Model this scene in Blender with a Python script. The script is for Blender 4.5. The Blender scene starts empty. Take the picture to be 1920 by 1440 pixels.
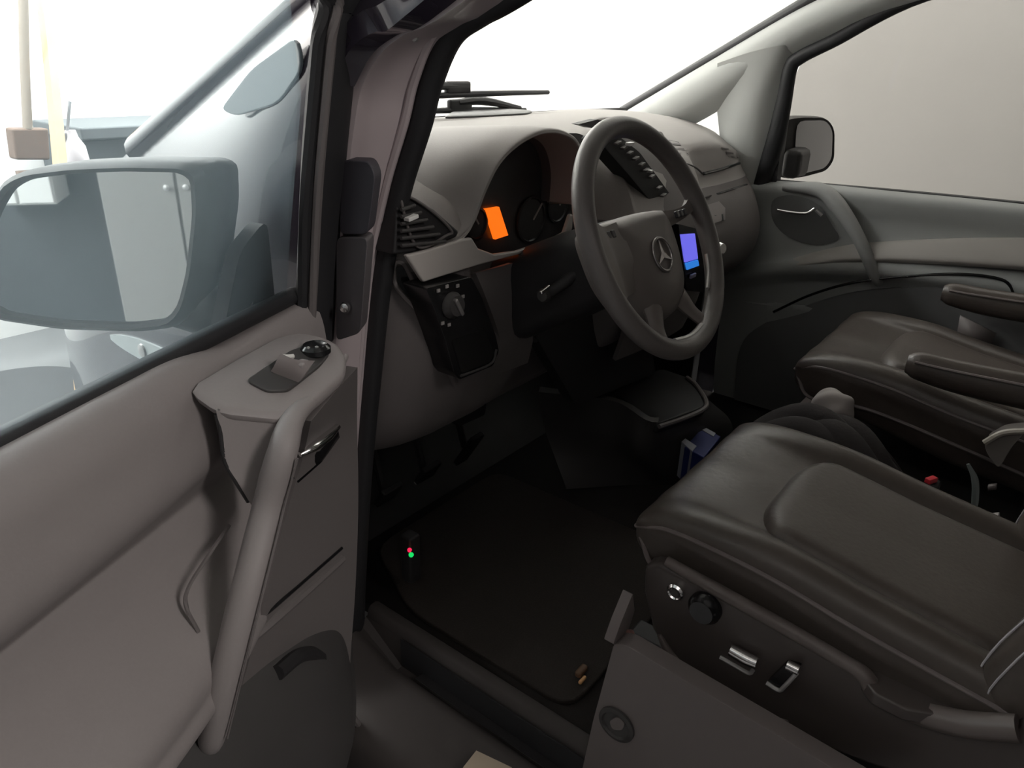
import bpy, bmesh, math, random
import numpy as np
from mathutils import Vector, Matrix
random.seed(4)
S = bpy.context.scene
COL = S.collection
A = np.array

# ------------------------------------------------------------------ camera
CAM = A([-1.519, -.519, 1.494]); FPX = 1364.785
YAW, PIT, ROL = [math.radians(v) for v in (52.904, 24.047, 1.778)]
FW = A([math.sin(YAW)*math.cos(PIT), math.cos(YAW)*math.cos(PIT), -math.sin(PIT)])
R0 = A([math.cos(YAW), -math.sin(YAW), 0.]); U0 = np.cross(R0, FW)
RT = R0*math.cos(ROL) + U0*math.sin(ROL); UP = U0*math.cos(ROL) - R0*math.sin(ROL)
cd = bpy.data.cameras.new('camera'); cam = bpy.data.objects.new('camera', cd); COL.objects.link(cam)
cd.sensor_fit = 'HORIZONTAL'; cd.sensor_width = 36.0; cd.lens = 36.0*FPX/1920.0
cd.clip_start = .02; cd.clip_end = 100
cam.matrix_world = Matrix(((RT[0], UP[0], -FW[0], CAM[0]), (RT[1], UP[1], -FW[1], CAM[1]),
                           (RT[2], UP[2], -FW[2], CAM[2]), (0, 0, 0, 1)))
S.camera = cam

# ------------------------------------------------------------------ light and exposure
S.view_settings.view_transform = 'Standard'; S.view_settings.look = 'None'
S.view_settings.exposure = 0.0; S.view_settings.gamma = 1.0; S.view_settings.use_curve_mapping = False
wd = bpy.data.worlds.new('world'); S.world = wd; wd.use_nodes = True
wd.node_tree.nodes['Background'].inputs[0].default_value = (.93, .96, 1.0, 1)
wd.node_tree.nodes['Background'].inputs[1].default_value = .75
def area(name, loc, sx, sy, power, rot=(0, 0, 0), col=(1, 1, 1)):
    l = bpy.data.lights.new(name, 'AREA'); l.shape = 'RECTANGLE'; l.size = sx; l.size_y = sy
    l.energy = power; l.color = col
    o = bpy.data.objects.new(name, l); COL.objects.link(o); o.location = loc; o.rotation_euler = rot
    return o
area('front_wall_fill', (-.6, 3.0, 3.13), 6.4, .8, 560, rot=(math.radians(22), 0, 0), col=(1, .99, .97))  # added light without a known fixture, burns out the front wall
area('right_wall_wash', (1.55, .9, 3.13), .4, 4.6, 95, rot=(0, math.radians(-38), 0), col=(1, .99, .96))  # added light that washes the right wall and lifts the passenger side
area('ceiling_lamp_rear', (-1.15, -3.7, 3.13), .5, 2.6, 106, col=(1, .94, .90))
area('ceiling_lamp_left', (-3.0, -.9, 3.13), .5, 2.2, 8, col=(1, .93, .88))

# ------------------------------------------------------------------ helpers: measured view rays -> world points on real planes
def ray(px, py): return FW + RT*(px-960)/FPX + UP*(720-py)/FPX
def onX(px, py, x): v = ray(px, py); return CAM + v*(x-CAM[0])/v[0]
def onY(px, py, y): v = ray(px, py); return CAM + v*(y-CAM[1])/v[1]
def onZ(px, py, z): v = ray(px, py); return CAM + v*(z-CAM[2])/v[2]
TH = math.radians(68)                                  # the driver's door stands open by this angle
DU = A([-math.sin(TH), -math.cos(TH), 0.]); DW = A([math.cos(TH), -math.sin(TH), 0.]); HG = A([-.93, .31, 0.])
def dw(u, w, z): return HG + DU*u + DW*w + A([0, 0, z])   # door coordinates: along the door, inwards, up
def onD(px, py, w):
    v = ray(px, py); return CAM + v*((w-(CAM-HG)@DW)/(v@DW))

# ------------------------------------------------------------------ helpers: materials
MATS = {}
def mat(name, col, rough=.6, metal=0., noise=0., nscale=60., bump=0., coat=0., spec=.5, emit=0., sheen=0.):
    if name in MATS: return MATS[name]
    m = bpy.data.materials.new(name); m.use_nodes = True; nt = m.node_tree; b = nt.nodes['Principled BSDF']
    b.inputs['Base Color'].default_value = (*col, 1); b.inputs['Roughness'].default_value = rough
    b.inputs['Metallic'].default_value = metal; b.inputs['Coat Weight'].default_value = coat
    b.inputs['Specular IOR Level'].default_value = spec
    if sheen: b.inputs['Sheen Weight'].default_value = sheen
    if emit:
        b.inputs['Emission Color'].default_value = (*col, 1); b.inputs['Emission Strength'].default_value = emit
    if noise or bump:
        tc = nt.nodes.new('ShaderNodeTexCoord'); n = nt.nodes.new('ShaderNodeTexNoise')
        n.inputs['Scale'].default_value = nscale; n.inputs['Detail'].default_value = 4
        nt.links.new(tc.outputs['Object'], n.inputs['Vector'])
        if noise:
            r = nt.nodes.new('ShaderNodeMapRange')
            r.inputs[3].default_value = 1-noise; r.inputs[4].default_value = 1+noise
            mx = nt.nodes.new('ShaderNodeMix'); mx.data_type = 'RGBA'; mx.blend_type = 'MULTIPLY'
            mx.inputs[0].default_value = 1.; mx.inputs[6].default_value = (*col, 1)
            nt.links.new(n.outputs['Fac'], r.inputs[0]); nt.links.new(r.outputs[0], mx.inputs[7])
            nt.links.new(mx.outputs[2], b.inputs['Base Color'])
        if bump:
            bp = nt.nodes.new('ShaderNodeBump'); bp.inputs['Strength'].default_value = bump
            bp.inputs['Distance'].default_value = .002
            nt.links.new(n.outputs['Fac'], bp.inputs['Height']); nt.links.new(bp.outputs[0], b.inputs['Normal'])
    MATS[name] = m; return m
def glass_mat(name, tint, dust, dustcol, gloss=.06):
    m = bpy.data.materials.new(name); m.use_nodes = True; nt = m.node_tree; nt.nodes.clear()
    out = nt.nodes.new('ShaderNodeOutputMaterial'); t = nt.nodes.new('ShaderNodeBsdfTransparent')
    t.inputs[0].default_value = (*tint, 1)
    g = nt.nodes.new('ShaderNodeBsdfGlossy'); g.inputs['Roughness'].default_value = .02
    lw = nt.nodes.new('ShaderNodeLayerWeight'); lw.inputs[0].default_value = .5      # same from both sides of a thin pane
    pw = nt.nodes.new('ShaderNodeMath'); pw.operation = 'POWER'; pw.inputs[1].default_value = 5
    ma = nt.nodes.new('ShaderNodeMath'); ma.operation = 'MULTIPLY_ADD'; ma.inputs[1].default_value = .45; ma.inputs[2].default_value = .006
    nt.links.new(lw.outputs['Facing'], pw.inputs[0]); nt.links.new(pw.outputs[0], ma.inputs[0])
    mx = nt.nodes.new('ShaderNodeMixShader'); nt.links.new(ma.outputs[0], mx.inputs[0])
    nt.links.new(t.outputs[0], mx.inputs[1]); nt.links.new(g.outputs[0], mx.inputs[2])
    last = mx
    if dust:
        d = nt.nodes.new('ShaderNodeBsdfTranslucent'); d.inputs[0].default_value = (*dustcol, 1)
        tc = nt.nodes.new('ShaderNodeTexCoord'); n = nt.nodes.new('ShaderNodeTexNoise')
        n.inputs['Scale'].default_value = 5; n.inputs['Detail'].default_value = 3
        nt.links.new(tc.outputs['Object'], n.inputs['Vector'])
        r = nt.nodes.new('ShaderNodeMapRange'); r.inputs[3].default_value = dust*.75; r.inputs[4].default_value = dust*1.25
        nt.links.new(n.outputs['Fac'], r.inputs[0])
        m2 = nt.nodes.new('ShaderNodeMixShader'); nt.links.new(r.outputs[0], m2.inputs[0])
        nt.links.new(mx.outputs[0], m2.inputs[1]); nt.links.new(d.outputs[0], m2.inputs[2]); last = m2
    nt.links.new(last.outputs[0], out.inputs[0]); MATS[name] = m; return m

M_WALL = mat('white_wall_paint', (.80, .79, .77), .9, noise=.03, nscale=3)
M_WALLR = mat('light_grey_wall_paint', (.80, .785, .76), .9, noise=.03, nscale=3)
M_WALLG = mat('mid_grey_wall_paint', (.22, .22, .225), .9, noise=.05, nscale=3)
M_FLOOR = mat('grey_concrete', (.17, .17, .17), .7, noise=.12, nscale=5)
M_PAINT = mat('dark_purple_paint', (.035, .028, .042), .22, coat=.75)
M_JAMB = mat('jamb_paint', (.52, .45, .46), .35, coat=.2)
M_RUB = mat('black_rubber', (.022, .022, .024), .55)
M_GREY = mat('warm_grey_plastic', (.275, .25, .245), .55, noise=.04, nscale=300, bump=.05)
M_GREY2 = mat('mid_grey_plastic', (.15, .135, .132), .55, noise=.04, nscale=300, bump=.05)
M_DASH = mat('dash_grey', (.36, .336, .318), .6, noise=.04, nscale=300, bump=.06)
M_DECOR = mat('satin_grey_decor', (.50, .47, .44), .4)
M_DARK = mat('dark_plastic', (.022, .021, .022), .55)
M_DARK2 = mat('charcoal_plastic', (.06, .057, .056), .5)
M_BLACK = mat('black_gloss', (.012, .012, .013), .18)
M_CHROME = mat('chrome', (.85, .84, .83), .18, 1.)
M_SILVER = mat('silver_paint', (.6, .59, .58), .35, .6)
M_LEATHER = mat('brown_black_leather', (.070, .057, .049), .40, noise=.12, nscale=90, bump=.25)
M_INSERT = mat('leather_insert', (.075, .061, .053), .45, noise=.12, nscale=120, bump=.3)
M_WHEEL = mat('wheel_leather', (.15, .137, .13), .42, bump=.15, nscale=200)
M_PAD = mat('airbag_plastic', (.18, .16, .15), .5)
M_LINING = mat('pillar_lining', (.52, .53, .51), .8)
M_SEATPL = mat('seat_plastic', (.068, .056, .052), .36)
M_STEP = mat('step_plastic', (.055, .048, .045), .7)
M_PED = mat('pedestal_grey', (.185, .16, .155), .5)
M_CARPET = mat('floor_carpet', (.028, .024, .022), .95, noise=.3, nscale=400, bump=.4)
M_PANEL_R = mat('far_door_grey', (.31, .32, .31), .55, noise=.03, nscale=300)
M_PANEL_RD = mat('far_door_dark', (.13, .13, .13), .6)
M_CLOTH = mat('black_cloth', (.034, .029, .029), .9, bump=.4, nscale=150)
M_MIRROR = mat('mirror_silver', (.82, .84, .85), .02, 1.)
G_CLEAR = glass_mat('clear_glass', (.97, .98, .97), 0, (1, 1, 1))
G_TINT = glass_mat('tinted_glass', (.66, .655, .64), 0, (1, 1, 1))
G_DUSTY = glass_mat('dusty_glass', (.92, .96, .97), .045, (.72, .90, 1.0))
M_HEAD = mat('headlining', (.55, .54, .52), .9)

# ------------------------------------------------------------------ helpers: objects
ORG = {}
def tag(o, label=None, cat=None, group=None, kind=None):
    if label: o['label'] = label
    if cat: o['category'] = cat
    if group: o['group'] = group
    if kind: o['kind'] = kind
    return o
def thing(name, label, cat, loc, group=None):
    o = bpy.data.objects.new(name, None); COL.objects.link(o); o.location = loc; o.empty_display_size = .05
    ORG[o] = A(loc, float); return tag(o, label, cat, group)
def obj(name, geo, m, parent=None, smooth=True, bevel=0., bseg=2, loc=None, label=None):
    V, F = geo; V = np.asarray(V, float)
    if parent is not None: org = ORG[parent]
    else: org = A(loc, float) if loc is not None else V.mean(0)
    me = bpy.data.meshes.new(name); me.from_pydata([tuple(v) for v in V-org], [], [tuple(f) for f in F])
    bm = bmesh.new(); bm.from_mesh(me)
    bmesh.ops.remove_doubles(bm, verts=bm.verts, dist=1e-6)
    bmesh.ops.recalc_face_normals(bm, faces=bm.faces)
    for e in bm.edges: e.smooth = not (len(e.link_faces) == 2 and e.calc_face_angle(0) > .75)
    bm.to_mesh(me); bm.free()
    me.materials.append(m)
    if smooth:
        for p in me.polygons: p.use_smooth = True
    o = bpy.data.objects.new(name, me); COL.objects.link(o); ORG[o] = org
    if parent is not None: o.parent = parent
    else: o.location = org
    if bevel:
        b = o.modifiers.new('bevel', 'BEVEL'); b.width = bevel; b.segments = bseg; b.limit_method = 'ANGLE'
        b.angle_limit = math.radians(35); b.harden_normals = True
    if label: o['label'] = label
    return o
def join(*gs):
    V = []; F = []
    for v, f in gs:
        n = len(V); V += [tuple(a) for a in v]; F += [tuple(i+n for i in q) for q in f]
    return V, F
def cr(P, n, closed=False):                              # Catmull-Rom through the points
    P = np.asarray(P, float); k = len(P)
    if k < 3 and not closed:
        t = np.linspace(0, 1, n)[:, None]; return P[0]*(1-t)+P[1]*t
    if closed: Q = np.vstack([P[-1:], P, P[:2]]); seg = k
    else: Q = np.vstack([2*P[0]-P[1], P, 2*P[-1]-P[-2]]); seg = k-1
    out = []
    for t in np.linspace(0, seg, n, endpoint=not closed):
        i = min(int(t), seg-1); s = t-i; a, b, c, d = Q[i], Q[i+1], Q[i+2], Q[i+3]
        out.append(.5*((2*b)+(c-a)*s+(2*a-5*b+4*c-d)*s*s+(3*b-a-3*c+d)*s**3))
    return A(out)
def smooth2(P, nu, nv):
    P = np.asarray(P, float)
    Q = np.stack([cr(P[i], nv) for i in range(len(P))])
    return np.stack([cr(Q[:, j], nu) for j in range(nv)], 1)
def shell(P, t, d=None):                                 # closed slab grown from a grid; d = fixed direction
    P = np.asarray(P, float); n, m, _ = P.shape
    if d is None:
        du = np.gradient(P, axis=0); dv = np.gradient(P, axis=1); N = np.cross(du, dv)
        N /= np.maximum(np.linalg.norm(N, axis=2, keepdims=True), 1e-9)
    else: N = np.broadcast_to(A(d, float), P.shape)
    B = P + N*t; V = np.vstack([P.reshape(-1, 3), B.reshape(-1, 3)]); o = n*m; F = []
    ix = lambda i, j: i*m+j
    for i in range(n-1):
        for j in range(m-1):
            F.append((ix(i, j), ix(i+1, j), ix(i+1, j+1), ix(i, j+1)))
            F.append((o+ix(i, j), o+ix(i, j+1), o+ix(i+1, j+1), o+ix(i+1, j)))
    for i in range(n-1):
        for j in (0, m-1): F.append((ix(i, j), ix(i+1, j), o+ix(i+1, j), o+ix(i, j)))
    for j in range(m-1):
        for i in (0, n-1): F.append((ix(i, j), ix(i, j+1), o+ix(i, j+1), o+ix(i, j)))
    return V, F
def loft(R):                                             # closed rings, capped
    R = np.asarray(R, float); n, m, _ = R.shape; F = []
    for i in range(n-1):
        for j in range(m):
            k = (j+1) % m; F.append((i*m+j, i*m+k, (i+1)*m+k, (i+1)*m+j))
    F.append(tuple(range(m))); F.append(tuple(reversed(range((n-1)*m, n*m))))
    return R.reshape(-1, 3), F
def tube(P, r, n=24, seg=12, closed=False, flat=1., up=(0, 0, 1)):   # flat scales the section along the side direction
    C = cr(P, n, closed); k = len(C)
    if np.ndim(r): rr = np.interp(np.linspace(0, 1, k), np.linspace(0, 1, len(r)), r)
    else: rr = np.full(k, r)
    T = np.roll(C, -1, 0)-np.roll(C, 1, 0) if closed else np.gradient(C, axis=0)
    T /= np.linalg.norm(T, axis=1, keepdims=True); rings = []
    up = A(up, float)
    for i in range(k):
        s = np.cross(T[i], up)
        if np.linalg.norm(s) < .05: s = np.cross(T[i], A([.3, 1, .1]))
        s /= np.linalg.norm(s); b = np.cross(s, T[i])
        a = np.linspace(0, 2*np.pi, seg, endpoint=False)
        rings.append(C[i]+rr[i]*(np.cos(a)[:, None]*s*flat+np.sin(a)[:, None]*b))
    if closed:
        R = A(rings); n_, m_, _ = R.shape; F = []
        for i in range(n_):
            for j in range(m_):
                k2 = (j+1) % m_; i2 = (i+1) % n_; F.append((i*m_+j, i*m_+k2, i2*m_+k2, i2*m_+j))
        return R.reshape(-1, 3), F
    return loft(rings)
def prism(poly, d):                                      # outline extruded along d
    P = np.asarray(poly, float); n = len(P); d = A(d, float); V = np.vstack([P, P+d])
    F = [tuple(range(n)), tuple(reversed(range(n, 2*n)))]
    for i in range(n): j = (i+1) % n; F.append((i, j, n+j, n+i))
    return V, F
def box(c, s, ax=None):
    c = A(c, float); X, Y, Z = (A(v, float) for v in (ax or ((1, 0, 0), (0, 1, 0), (0, 0, 1))))
    h = A(s, float)/2; V = []
    for k in (-1, 1):
        for j in (-1, 1):
            for i in (-1, 1): V.append(c+X*h[0]*i+Y*h[1]*j+Z*h[2]*k)
    return V, [(0, 1, 3, 2), (4, 6, 7, 5), (0, 4, 5, 1), (2, 3, 7, 6), (0, 2, 6, 4), (1, 5, 7, 3)]
def lathe(prof, o, ax, seg=32):                          # prof: (radius, along axis)
    o = A(o, float); ax = A(ax, float); ax /= np.linalg.norm(ax)
    s = np.cross(ax, A([0, 0, 1.]) if abs(ax[2]) < .9 else A([1., 0, 0])); s /= np.linalg.norm(s); b = np.cross(ax, s)
    a = np.linspace(0, 2*np.pi, seg, endpoint=False)
    return loft([o+ax*h+max(r, 1e-4)*(np.cos(a)[:, None]*s+np.sin(a)[:, None]*b) for r, h in prof])
def rpoly(P, r, n=4):                                    # round the corners of a polygon
    P = np.asarray(P, float); k = len(P); out = []
    for i in range(k):
        a, b, c = P[i-1], P[i], P[(i+1) % k]; u = a-b; v = c-b; lu = np.linalg.norm(u); lv = np.linalg.norm(v)
        t = min(r, lu*.45, lv*.45); p = b+u/lu*t; q = b+v/lv*t
        for s in np.linspace(0, 1, n): out.append((1-s)**2*p+2*s*(1-s)*b+s*s*q)
    return A(out)
def pY(px, y): return [onY(a, b, y) for a, b in px]
def pX(px, x): return [onX(a, b, x) for a, b in px]
def pD(px, w): return [onD(a, b, w) for a, b in px]

from mathutils.bvhtree import BVHTree
def finder(*obs):                                        # where the ray of a pixel meets these objects' surfaces
    V = []; F = []
    for o in obs:
        n = len(V); V += [Vector(A(v.co)+ORG[o]) for v in o.data.vertices]; F += [[n+i for i in p.vertices] for p in o.data.polygons]
    t = BVHTree.FromPolygons(V, F)
    def f(px, py, off=0.):
        d = ray(px, py); d = d/np.linalg.norm(d); h = t.ray_cast(Vector(CAM), Vector(d))
        if h[0] is None: return None
        return A(h[0])-d*off
    return f
def onP(px, py, p, n): v = ray(px, py); return CAM+v*(((A(p)-CAM)@A(n))/(v@A(n)))
def patch(px, f, off=.0015, depth=.008):                 # thin raised piece lying on a surface
    P = [f(a, b, off) for a, b in px]; P = [p for p in P if p is not None]; P = A(P)
    d = P.mean(0)-CAM; return prism(P, d/np.linalg.norm(d)*depth)
def line(px, f, off=.0): return [p for p in (f(a, b, off) for a, b in px) if p is not None]

# ------------------------------------------------------------------ the garage
def struct(name, geo, m): return tag(obj(name, geo, m, smooth=False), kind='structure')
struct('floor', box((-.6, -1.2, -.05), (7.2, 10.4, .1)), M_FLOOR)
struct('wall_front', box((-.6, 4.05, 1.6), (7.2, .1, 3.2)), M_WALL)
struct('wall_right', box((2.35, -1.0, 1.6), (.1, 10, 3.2)), M_WALLR)
struct('wall_left', box((-4.25, -1.0, 1.6), (.1, 10, 3.2)), M_WALLG)
struct('wall_back', box((-.6, -6.05, 1.6), (7.2, .1, 3.2)), M_WALLG)
struct('ceiling', box((-.6, -1.0, 3.25), (7.2, 10, .1)), M_WALL)

M_ADDED_DADO = mat('added_dark_dado', (.055, .062, .068), .6, noise=.08, nscale=4)  # added unseen dado, darkens the mirror's reflection and cuts low bounce
struct('added_dado_left', box((-4.19, -1.0, .55), (.02, 9.9, 1.10)), M_ADDED_DADO)
struct('added_dado_back', box((-.6, -5.99, .55), (7.0, .02, 1.10)), M_ADDED_DADO)

# ------------------------------------------------------------------ van body
van = thing('van', 'dark purple van whose bare jamb, pillars and roof surround the cab', 'van', (0, .3, 0))
def mir(P, s): P = np.array(P, float); P[..., 0] *= s; return P
# opening edge behind which the rubber seal runs, and the outer skin edge (driver's side)
SEAL = [onX(a, b, -.78) for a, b in [(660, 1330), (667, 1100), (676, 900), (693, 700), (714, 500), (746, 350), (782, 230), (802, 150), (838, 66), (890, 25), (960, -15)]]
SEAL += [A([-.76, -.15, 1.66]), A([-.75, -.45, 1.74]), A([-.75, -.78, 1.74])]
OUT = [onX(a, b, -.895) for a, b in [(600, 1330), (602, 1100), (606, 900), (612, 700), (622, 500), (634, 350), (648, 230), (664, 150), (700, 85), (748, 44), (850, -14)]]
OUT += [A([-.84, -.22, 1.72]), A([-.83, -.5, 1.80]), A([-.83, -.78, 1.80])]
SEAL = A(SEAL); OUT = A(OUT)
jm = np.stack([SEAL, SEAL*.45+OUT*.55+A([.0, .02, 0]), OUT], 1)
obj('door_jamb', shell(smooth2(jm, 70, 8), .012), M_JAMB, van, label='bare pinkish grey painted door jamb')
obj('door_seal', tube(SEAL+A([-.006, -.012, 0]), .0165, 110, 12, up=(1, 0, 0)), M_RUB, van, label='black rubber seal around the door opening')
obj('seal_lip', tube(SEAL+A([-.028, -.004, 0]), .006, 110, 8, up=(1, 0, 0)), M_JAMB, van)
# outer skin between opening edge and windscreen pillar
AP0 = A([-.84, .83, 1.335]); AP1 = A([-.72, .02, 1.765])
def apil(t): return AP0*(1-t)+AP1*t
obj('pillar_skin', shell(smooth2(np.stack([np.vstack([OUT[7:12]]), np.vstack([OUT[7:12]])+A([-.012, .035, .01]),
     A([apil(t) for t in (.50, .60, .70, .84, 1.0)])], 1), 24, 8), .012), M_PAINT, van)
obj('pillar_foot', shell(smooth2(np.stack([OUT[3:9], OUT[3:9]*.6+A([apil(t) for t in np.linspace(-.12, .52, 6)])*.4+A([-.035, 0, 0]), A([apil(t) for t in np.linspace(-.12, .52, 6)])], 1), 24, 10), .012), M_PAINT, van)
obj('windscreen_pillar', tube([AP0+A([0, .02, -.012]), apil(.5), AP1], .030, 24, 12, flat=1.1), M_PAINT, van)
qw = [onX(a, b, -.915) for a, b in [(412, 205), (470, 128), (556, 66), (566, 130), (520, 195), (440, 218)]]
obj('quarter_window', prism(rpoly(A(qw)+A([0, 0, 0]), .02), (.006, 0, 0)), mat('quarter_glass_reflection', (.36, .44, .47), .08, coat=1.), van, bevel=.002, label='small glossy quarter window coloured pale for its bright reflection')  # pale base colour stands in for brightness reflected in the glass
# inner side lining of the far side
ly = [(.80, 1.345), (.50, 1.51), (.20, 1.672), (-.05, 1.74)]
lz = [(.66, 1.25), (.44, 1.375), (.20, 1.545), (-.10, 1.67)]
g = np.stack([A([(.835-.10*i/3, *ly[i]) for i in range(4)]), A([(.775-.075*i/3, ly[i][0]*.7+lz[i][0]*.3-.0, ly[i][1]*.7+lz[i][1]*.3) for i in range(4)]),
              A([(.765-.07*i/3, ly[i][0]*.35+lz[i][0]*.65, ly[i][1]*.35+lz[i][1]*.65) for i in range(4)]), A([(.80-.07*i/3, *lz[i]) for i in range(4)])], 1)
obj('pillar_lining', shell(smooth2(g, 24, 12), .02, (1, 0, 0)), M_LINING, van, label='light grey lining of the far windscreen pillar')
obj('window_post', shell(smooth2([[(.82, .445, 1.10), (.775, .40, 1.10), (.775, .33, 1.10), (.80, .285, 1.10)],
    [(.80, .435, 1.25), (.76, .39, 1.25), (.76, .32, 1.25), (.79, .275, 1.25)], [(.775, .46, 1.40), (.745, .37, 1.42), (.74, .31, 1.42), (.77, .262, 1.42)],
    [(.75, .46, 1.50), (.725, .36, 1.53), (.72, .27, 1.55), (.745, .235, 1.55)]], 16, 12), .02, (1, 0, 0)), M_LINING, van, label='light grey post behind the far quarter window')
obj('windscreen_pillar', tube([AP0*A([-1, 1, 1])+A([.03, .03, -.015]), apil(.5)*A([-1, 1, 1])+A([.035, .01, 0]), AP1*A([-1, 1, 1])+A([.03, 0, .01])], .022, 24, 12), M_RUB, van)
obj('quarter_window', shell(A([[(.90, .42, 1.12), (.87, .90, 1.14)], [(.80, .42, 1.46), (.83, .80, 1.33)]]), .005), G_CLEAR, van)
WS = [[(-.84, .86, 1.335), (-.42, .93, 1.335), (0, .95, 1.335), (.42, .93, 1.335), (.84, .86, 1.335)],
      [(-.78, .44, 1.55), (-.4, .50, 1.56), (0, .52, 1.56), (.4, .50, 1.56), (.78, .44, 1.55)],
      [(-.72, .02, 1.77), (-.38, .07, 1.785), (0, .09, 1.79), (.38, .07, 1.785), (.72, .02, 1.77)]]
obj('windscreen', shell(smooth2(WS, 14, 22), .005), G_CLEAR, van)
# roof, side walls behind the front doors, bulkhead
obj('roof', shell(smooth2([[(-.80, y, 1.755), (-.4, y, 1.845-.0*(y > -.2)), (0, y, 1.865), (.4, y, 1.845), (.80, y, 1.755)] for y in (.04, -.5, -1.3, -2.6)], 14, 14), .03, (0, 0, 1)), M_PAINT, van)
obj('headlining', shell(smooth2([[(-.76, y, 1.735), (-.4, y, 1.81), (0, y, 1.825), (.4, y, 1.81), (.76, y, 1.735)] for y in (.03, -.5, -1.3, -2.55)], 10, 12), .01, (0, 0, 1)), M_HEAD, van)
for s in (-1, 1):
    obj('side_wall', shell(mir(smooth2([[(.84, y, 1.78), (.92, y, 1.25), (.95, y, .9), (.93, y, .35)] for y in (-.80, -1.5, -2.6)], 10, 14), s), .04, (-s, 0, 0)), M_PAINT, van)
obj('rear_bulkhead', box((0, -2.62, 1.05), (1.8, .04, 1.5)), M_DARK2, van, bevel=.01)
obj('bench_seat', join(box((0, -1.75, .72), (1.45, .5, .2)), box((0, -2.03, 1.1), (1.45, .14, .75))), M_LEATHER, van, bevel=.05, bseg=4)
# nose: bonnet and wings
def nose(s):
    rows = []
    for y, hw, ze, zc, zb in [(.375, .925, 1.135, 1.13, .35), (.62, .945, 1.165, 1.20, .35), (.86, .945, 1.16, 1.29, .35), (1.10, .93, 1.07, 1.17, .35),
                               (1.32, .87, .97, 1.05, .33), (1.52, .74, .86, .93, .3), (1.64, .58, .74, .78, .28)]:
        rows.append([(s*hw*.985, y, zb), (s*hw, y, zb+.3), (s*hw, y, ze-.17), (s*(hw-.015), y, ze-.06), (s*(hw-.07), y, ze), (s*hw*.6, y, ze+(zc-ze)*.7), (s*.002, y, zc)])
    return rows
for s in (-1, 1):
    R = A(nose(s)); ff = smooth2(R[:, :5], 44, 26)
    obj('wing', shell(ff, .01, (-s, 0, 0)), M_PAINT, van)
    obj('bonnet', shell(smooth2(R[2:, 4:], 30, 14), .01, (0, 0, -1)), M_PAINT, van)
    # swept back headlamp let into the wing
    hl = []
    for v in np.linspace(0, 1, 7):
        row = []
        for t in np.linspace(0, 1, 12):
            y = .575+.30*t; hw = np.interp(y, [.375, .62, .86, 1.10], [.925, .945, .945, .93])
            h = .021*math.sin(math.pi*(t*.92+.04))**.7; zc = 1.000-.012*t
            row.append((s*(hw+.006), y, zc+h*(v*2-1)))
        hl.append(row)
    lp = obj('side_lamp', shell(hl, .02, (-s, 0, 0)), mat('lamp_lens', (.62, .68, .68), .12, coat=.5), van, label='pale almond shaped lamp on the dark wing')
    obj('lamp_bulb', lathe([(.001, .004), (.012, .002), (.014, -.004)], (s*.952, .75, .994), (s, 0, 0), 20), M_SILVER, lp)
    obj('front_wheel', join(lathe([(.16, -.1), (.30, -.11), (.33, -.08), (.33, .08), (.30, .11), (.16, .1)], (s*.82, .87, .33), (1, 0, 0), 40)), M_RUB, van)
    obj('wheel_rim', lathe([(.02, .09), (.05, .08), (.15, .09), (.17, .1), (.165, -.05)], (s*.82, .87, .33), (s, 0, 0), 32), M_SILVER, van)
obj('front_bumper', shell(smooth2([[(-.80, 1.47, z), (-.6, 1.66+b, z), (0, 1.72+b, z), (.6, 1.66+b, z), (.80, 1.47, z)] for z, b in ((.28, -.02), (.42, .02), (.58, .02), (.76, -.03))], 12, 24), .02), M_PAINT, van)
obj('cowl_panel', shell(smooth2([[(-.80, .84, 1.325), (0, .94, 1.325), (.80, .84, 1.325)], [(-.86, .90, 1.27), (0, 1.0, 1.29), (.86, .90, 1.27)]], 5, 16), .01), M_DARK, van)
# cab floor, firewall, sill
obj('cab_floor', box((.03, -.15, .42), (1.50, 1.5, .04)), M_CARPET, van)
obj('firewall', shell(smooth2([[(-.74, .60, .43), (.80, .60, .43)], [(-.74, .80, .62), (.80, .80, .62)], [(-.74, .82, 1.25), (.80, .82, 1.25)]], 12, 3), .02), M_DARK, van)
for s in (-1, 1):
    obj('footwell_side', box((s*.79, .62, .80), (.05, .42, .76)), M_DARK, van)
stp = []
for y in (.40, .30, .10, -.2, -.8):
    k = .035 if y > .35 else 0
    stp.append([(-.945, y, .30+k), (-.938, y, .345+k), (-.925, y, .365+k), (-.87, y, .380+k), (-.83, y, .388+k), (-.812, y, .400+k), (-.800, y, .402+k), (-.790, y, .396+k), (-.782, y, .385+k*1.5), (-.770, y, .385+k*2), (-.766, y, .455), (-.762, y, .470), (-.755, y, .475), (-.742, y, .475), (-.735, y, .470), (-.730, y, .440)])
obj('entry_step', shell(A(stp), .012, (0, 0, -1)), M_STEP, van, label='grey plastic entry step with a raised sill edge')
obj('sill_seal', shell(A([[(-.7685, y, z) for z in (.390, .42, .455)] for y in (.30, .1, -.3, -.78)]), .003, (-1, 0, 0)), M_RUB, van, label='dark rubber strip along the sill')
obj('step_groove', shell(A([[(-.792, y, z+.004), (-.772, y, z)] for y, z in ((.24, .404), (.1, .403), (-.5, .403))]), .002, (0, 0, 1)), M_DARK, van)
st = [onZ(a, b, .402) for a, b in [(893, 1408), (960, 1440), (930, 1475), (868, 1440)]]
obj('sticker', prism(st, (0, 0, .0012)), mat('cream_paper', (.50, .42, .32), .8), van, smooth=False, label='cream paper sticker on the entry step')
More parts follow.
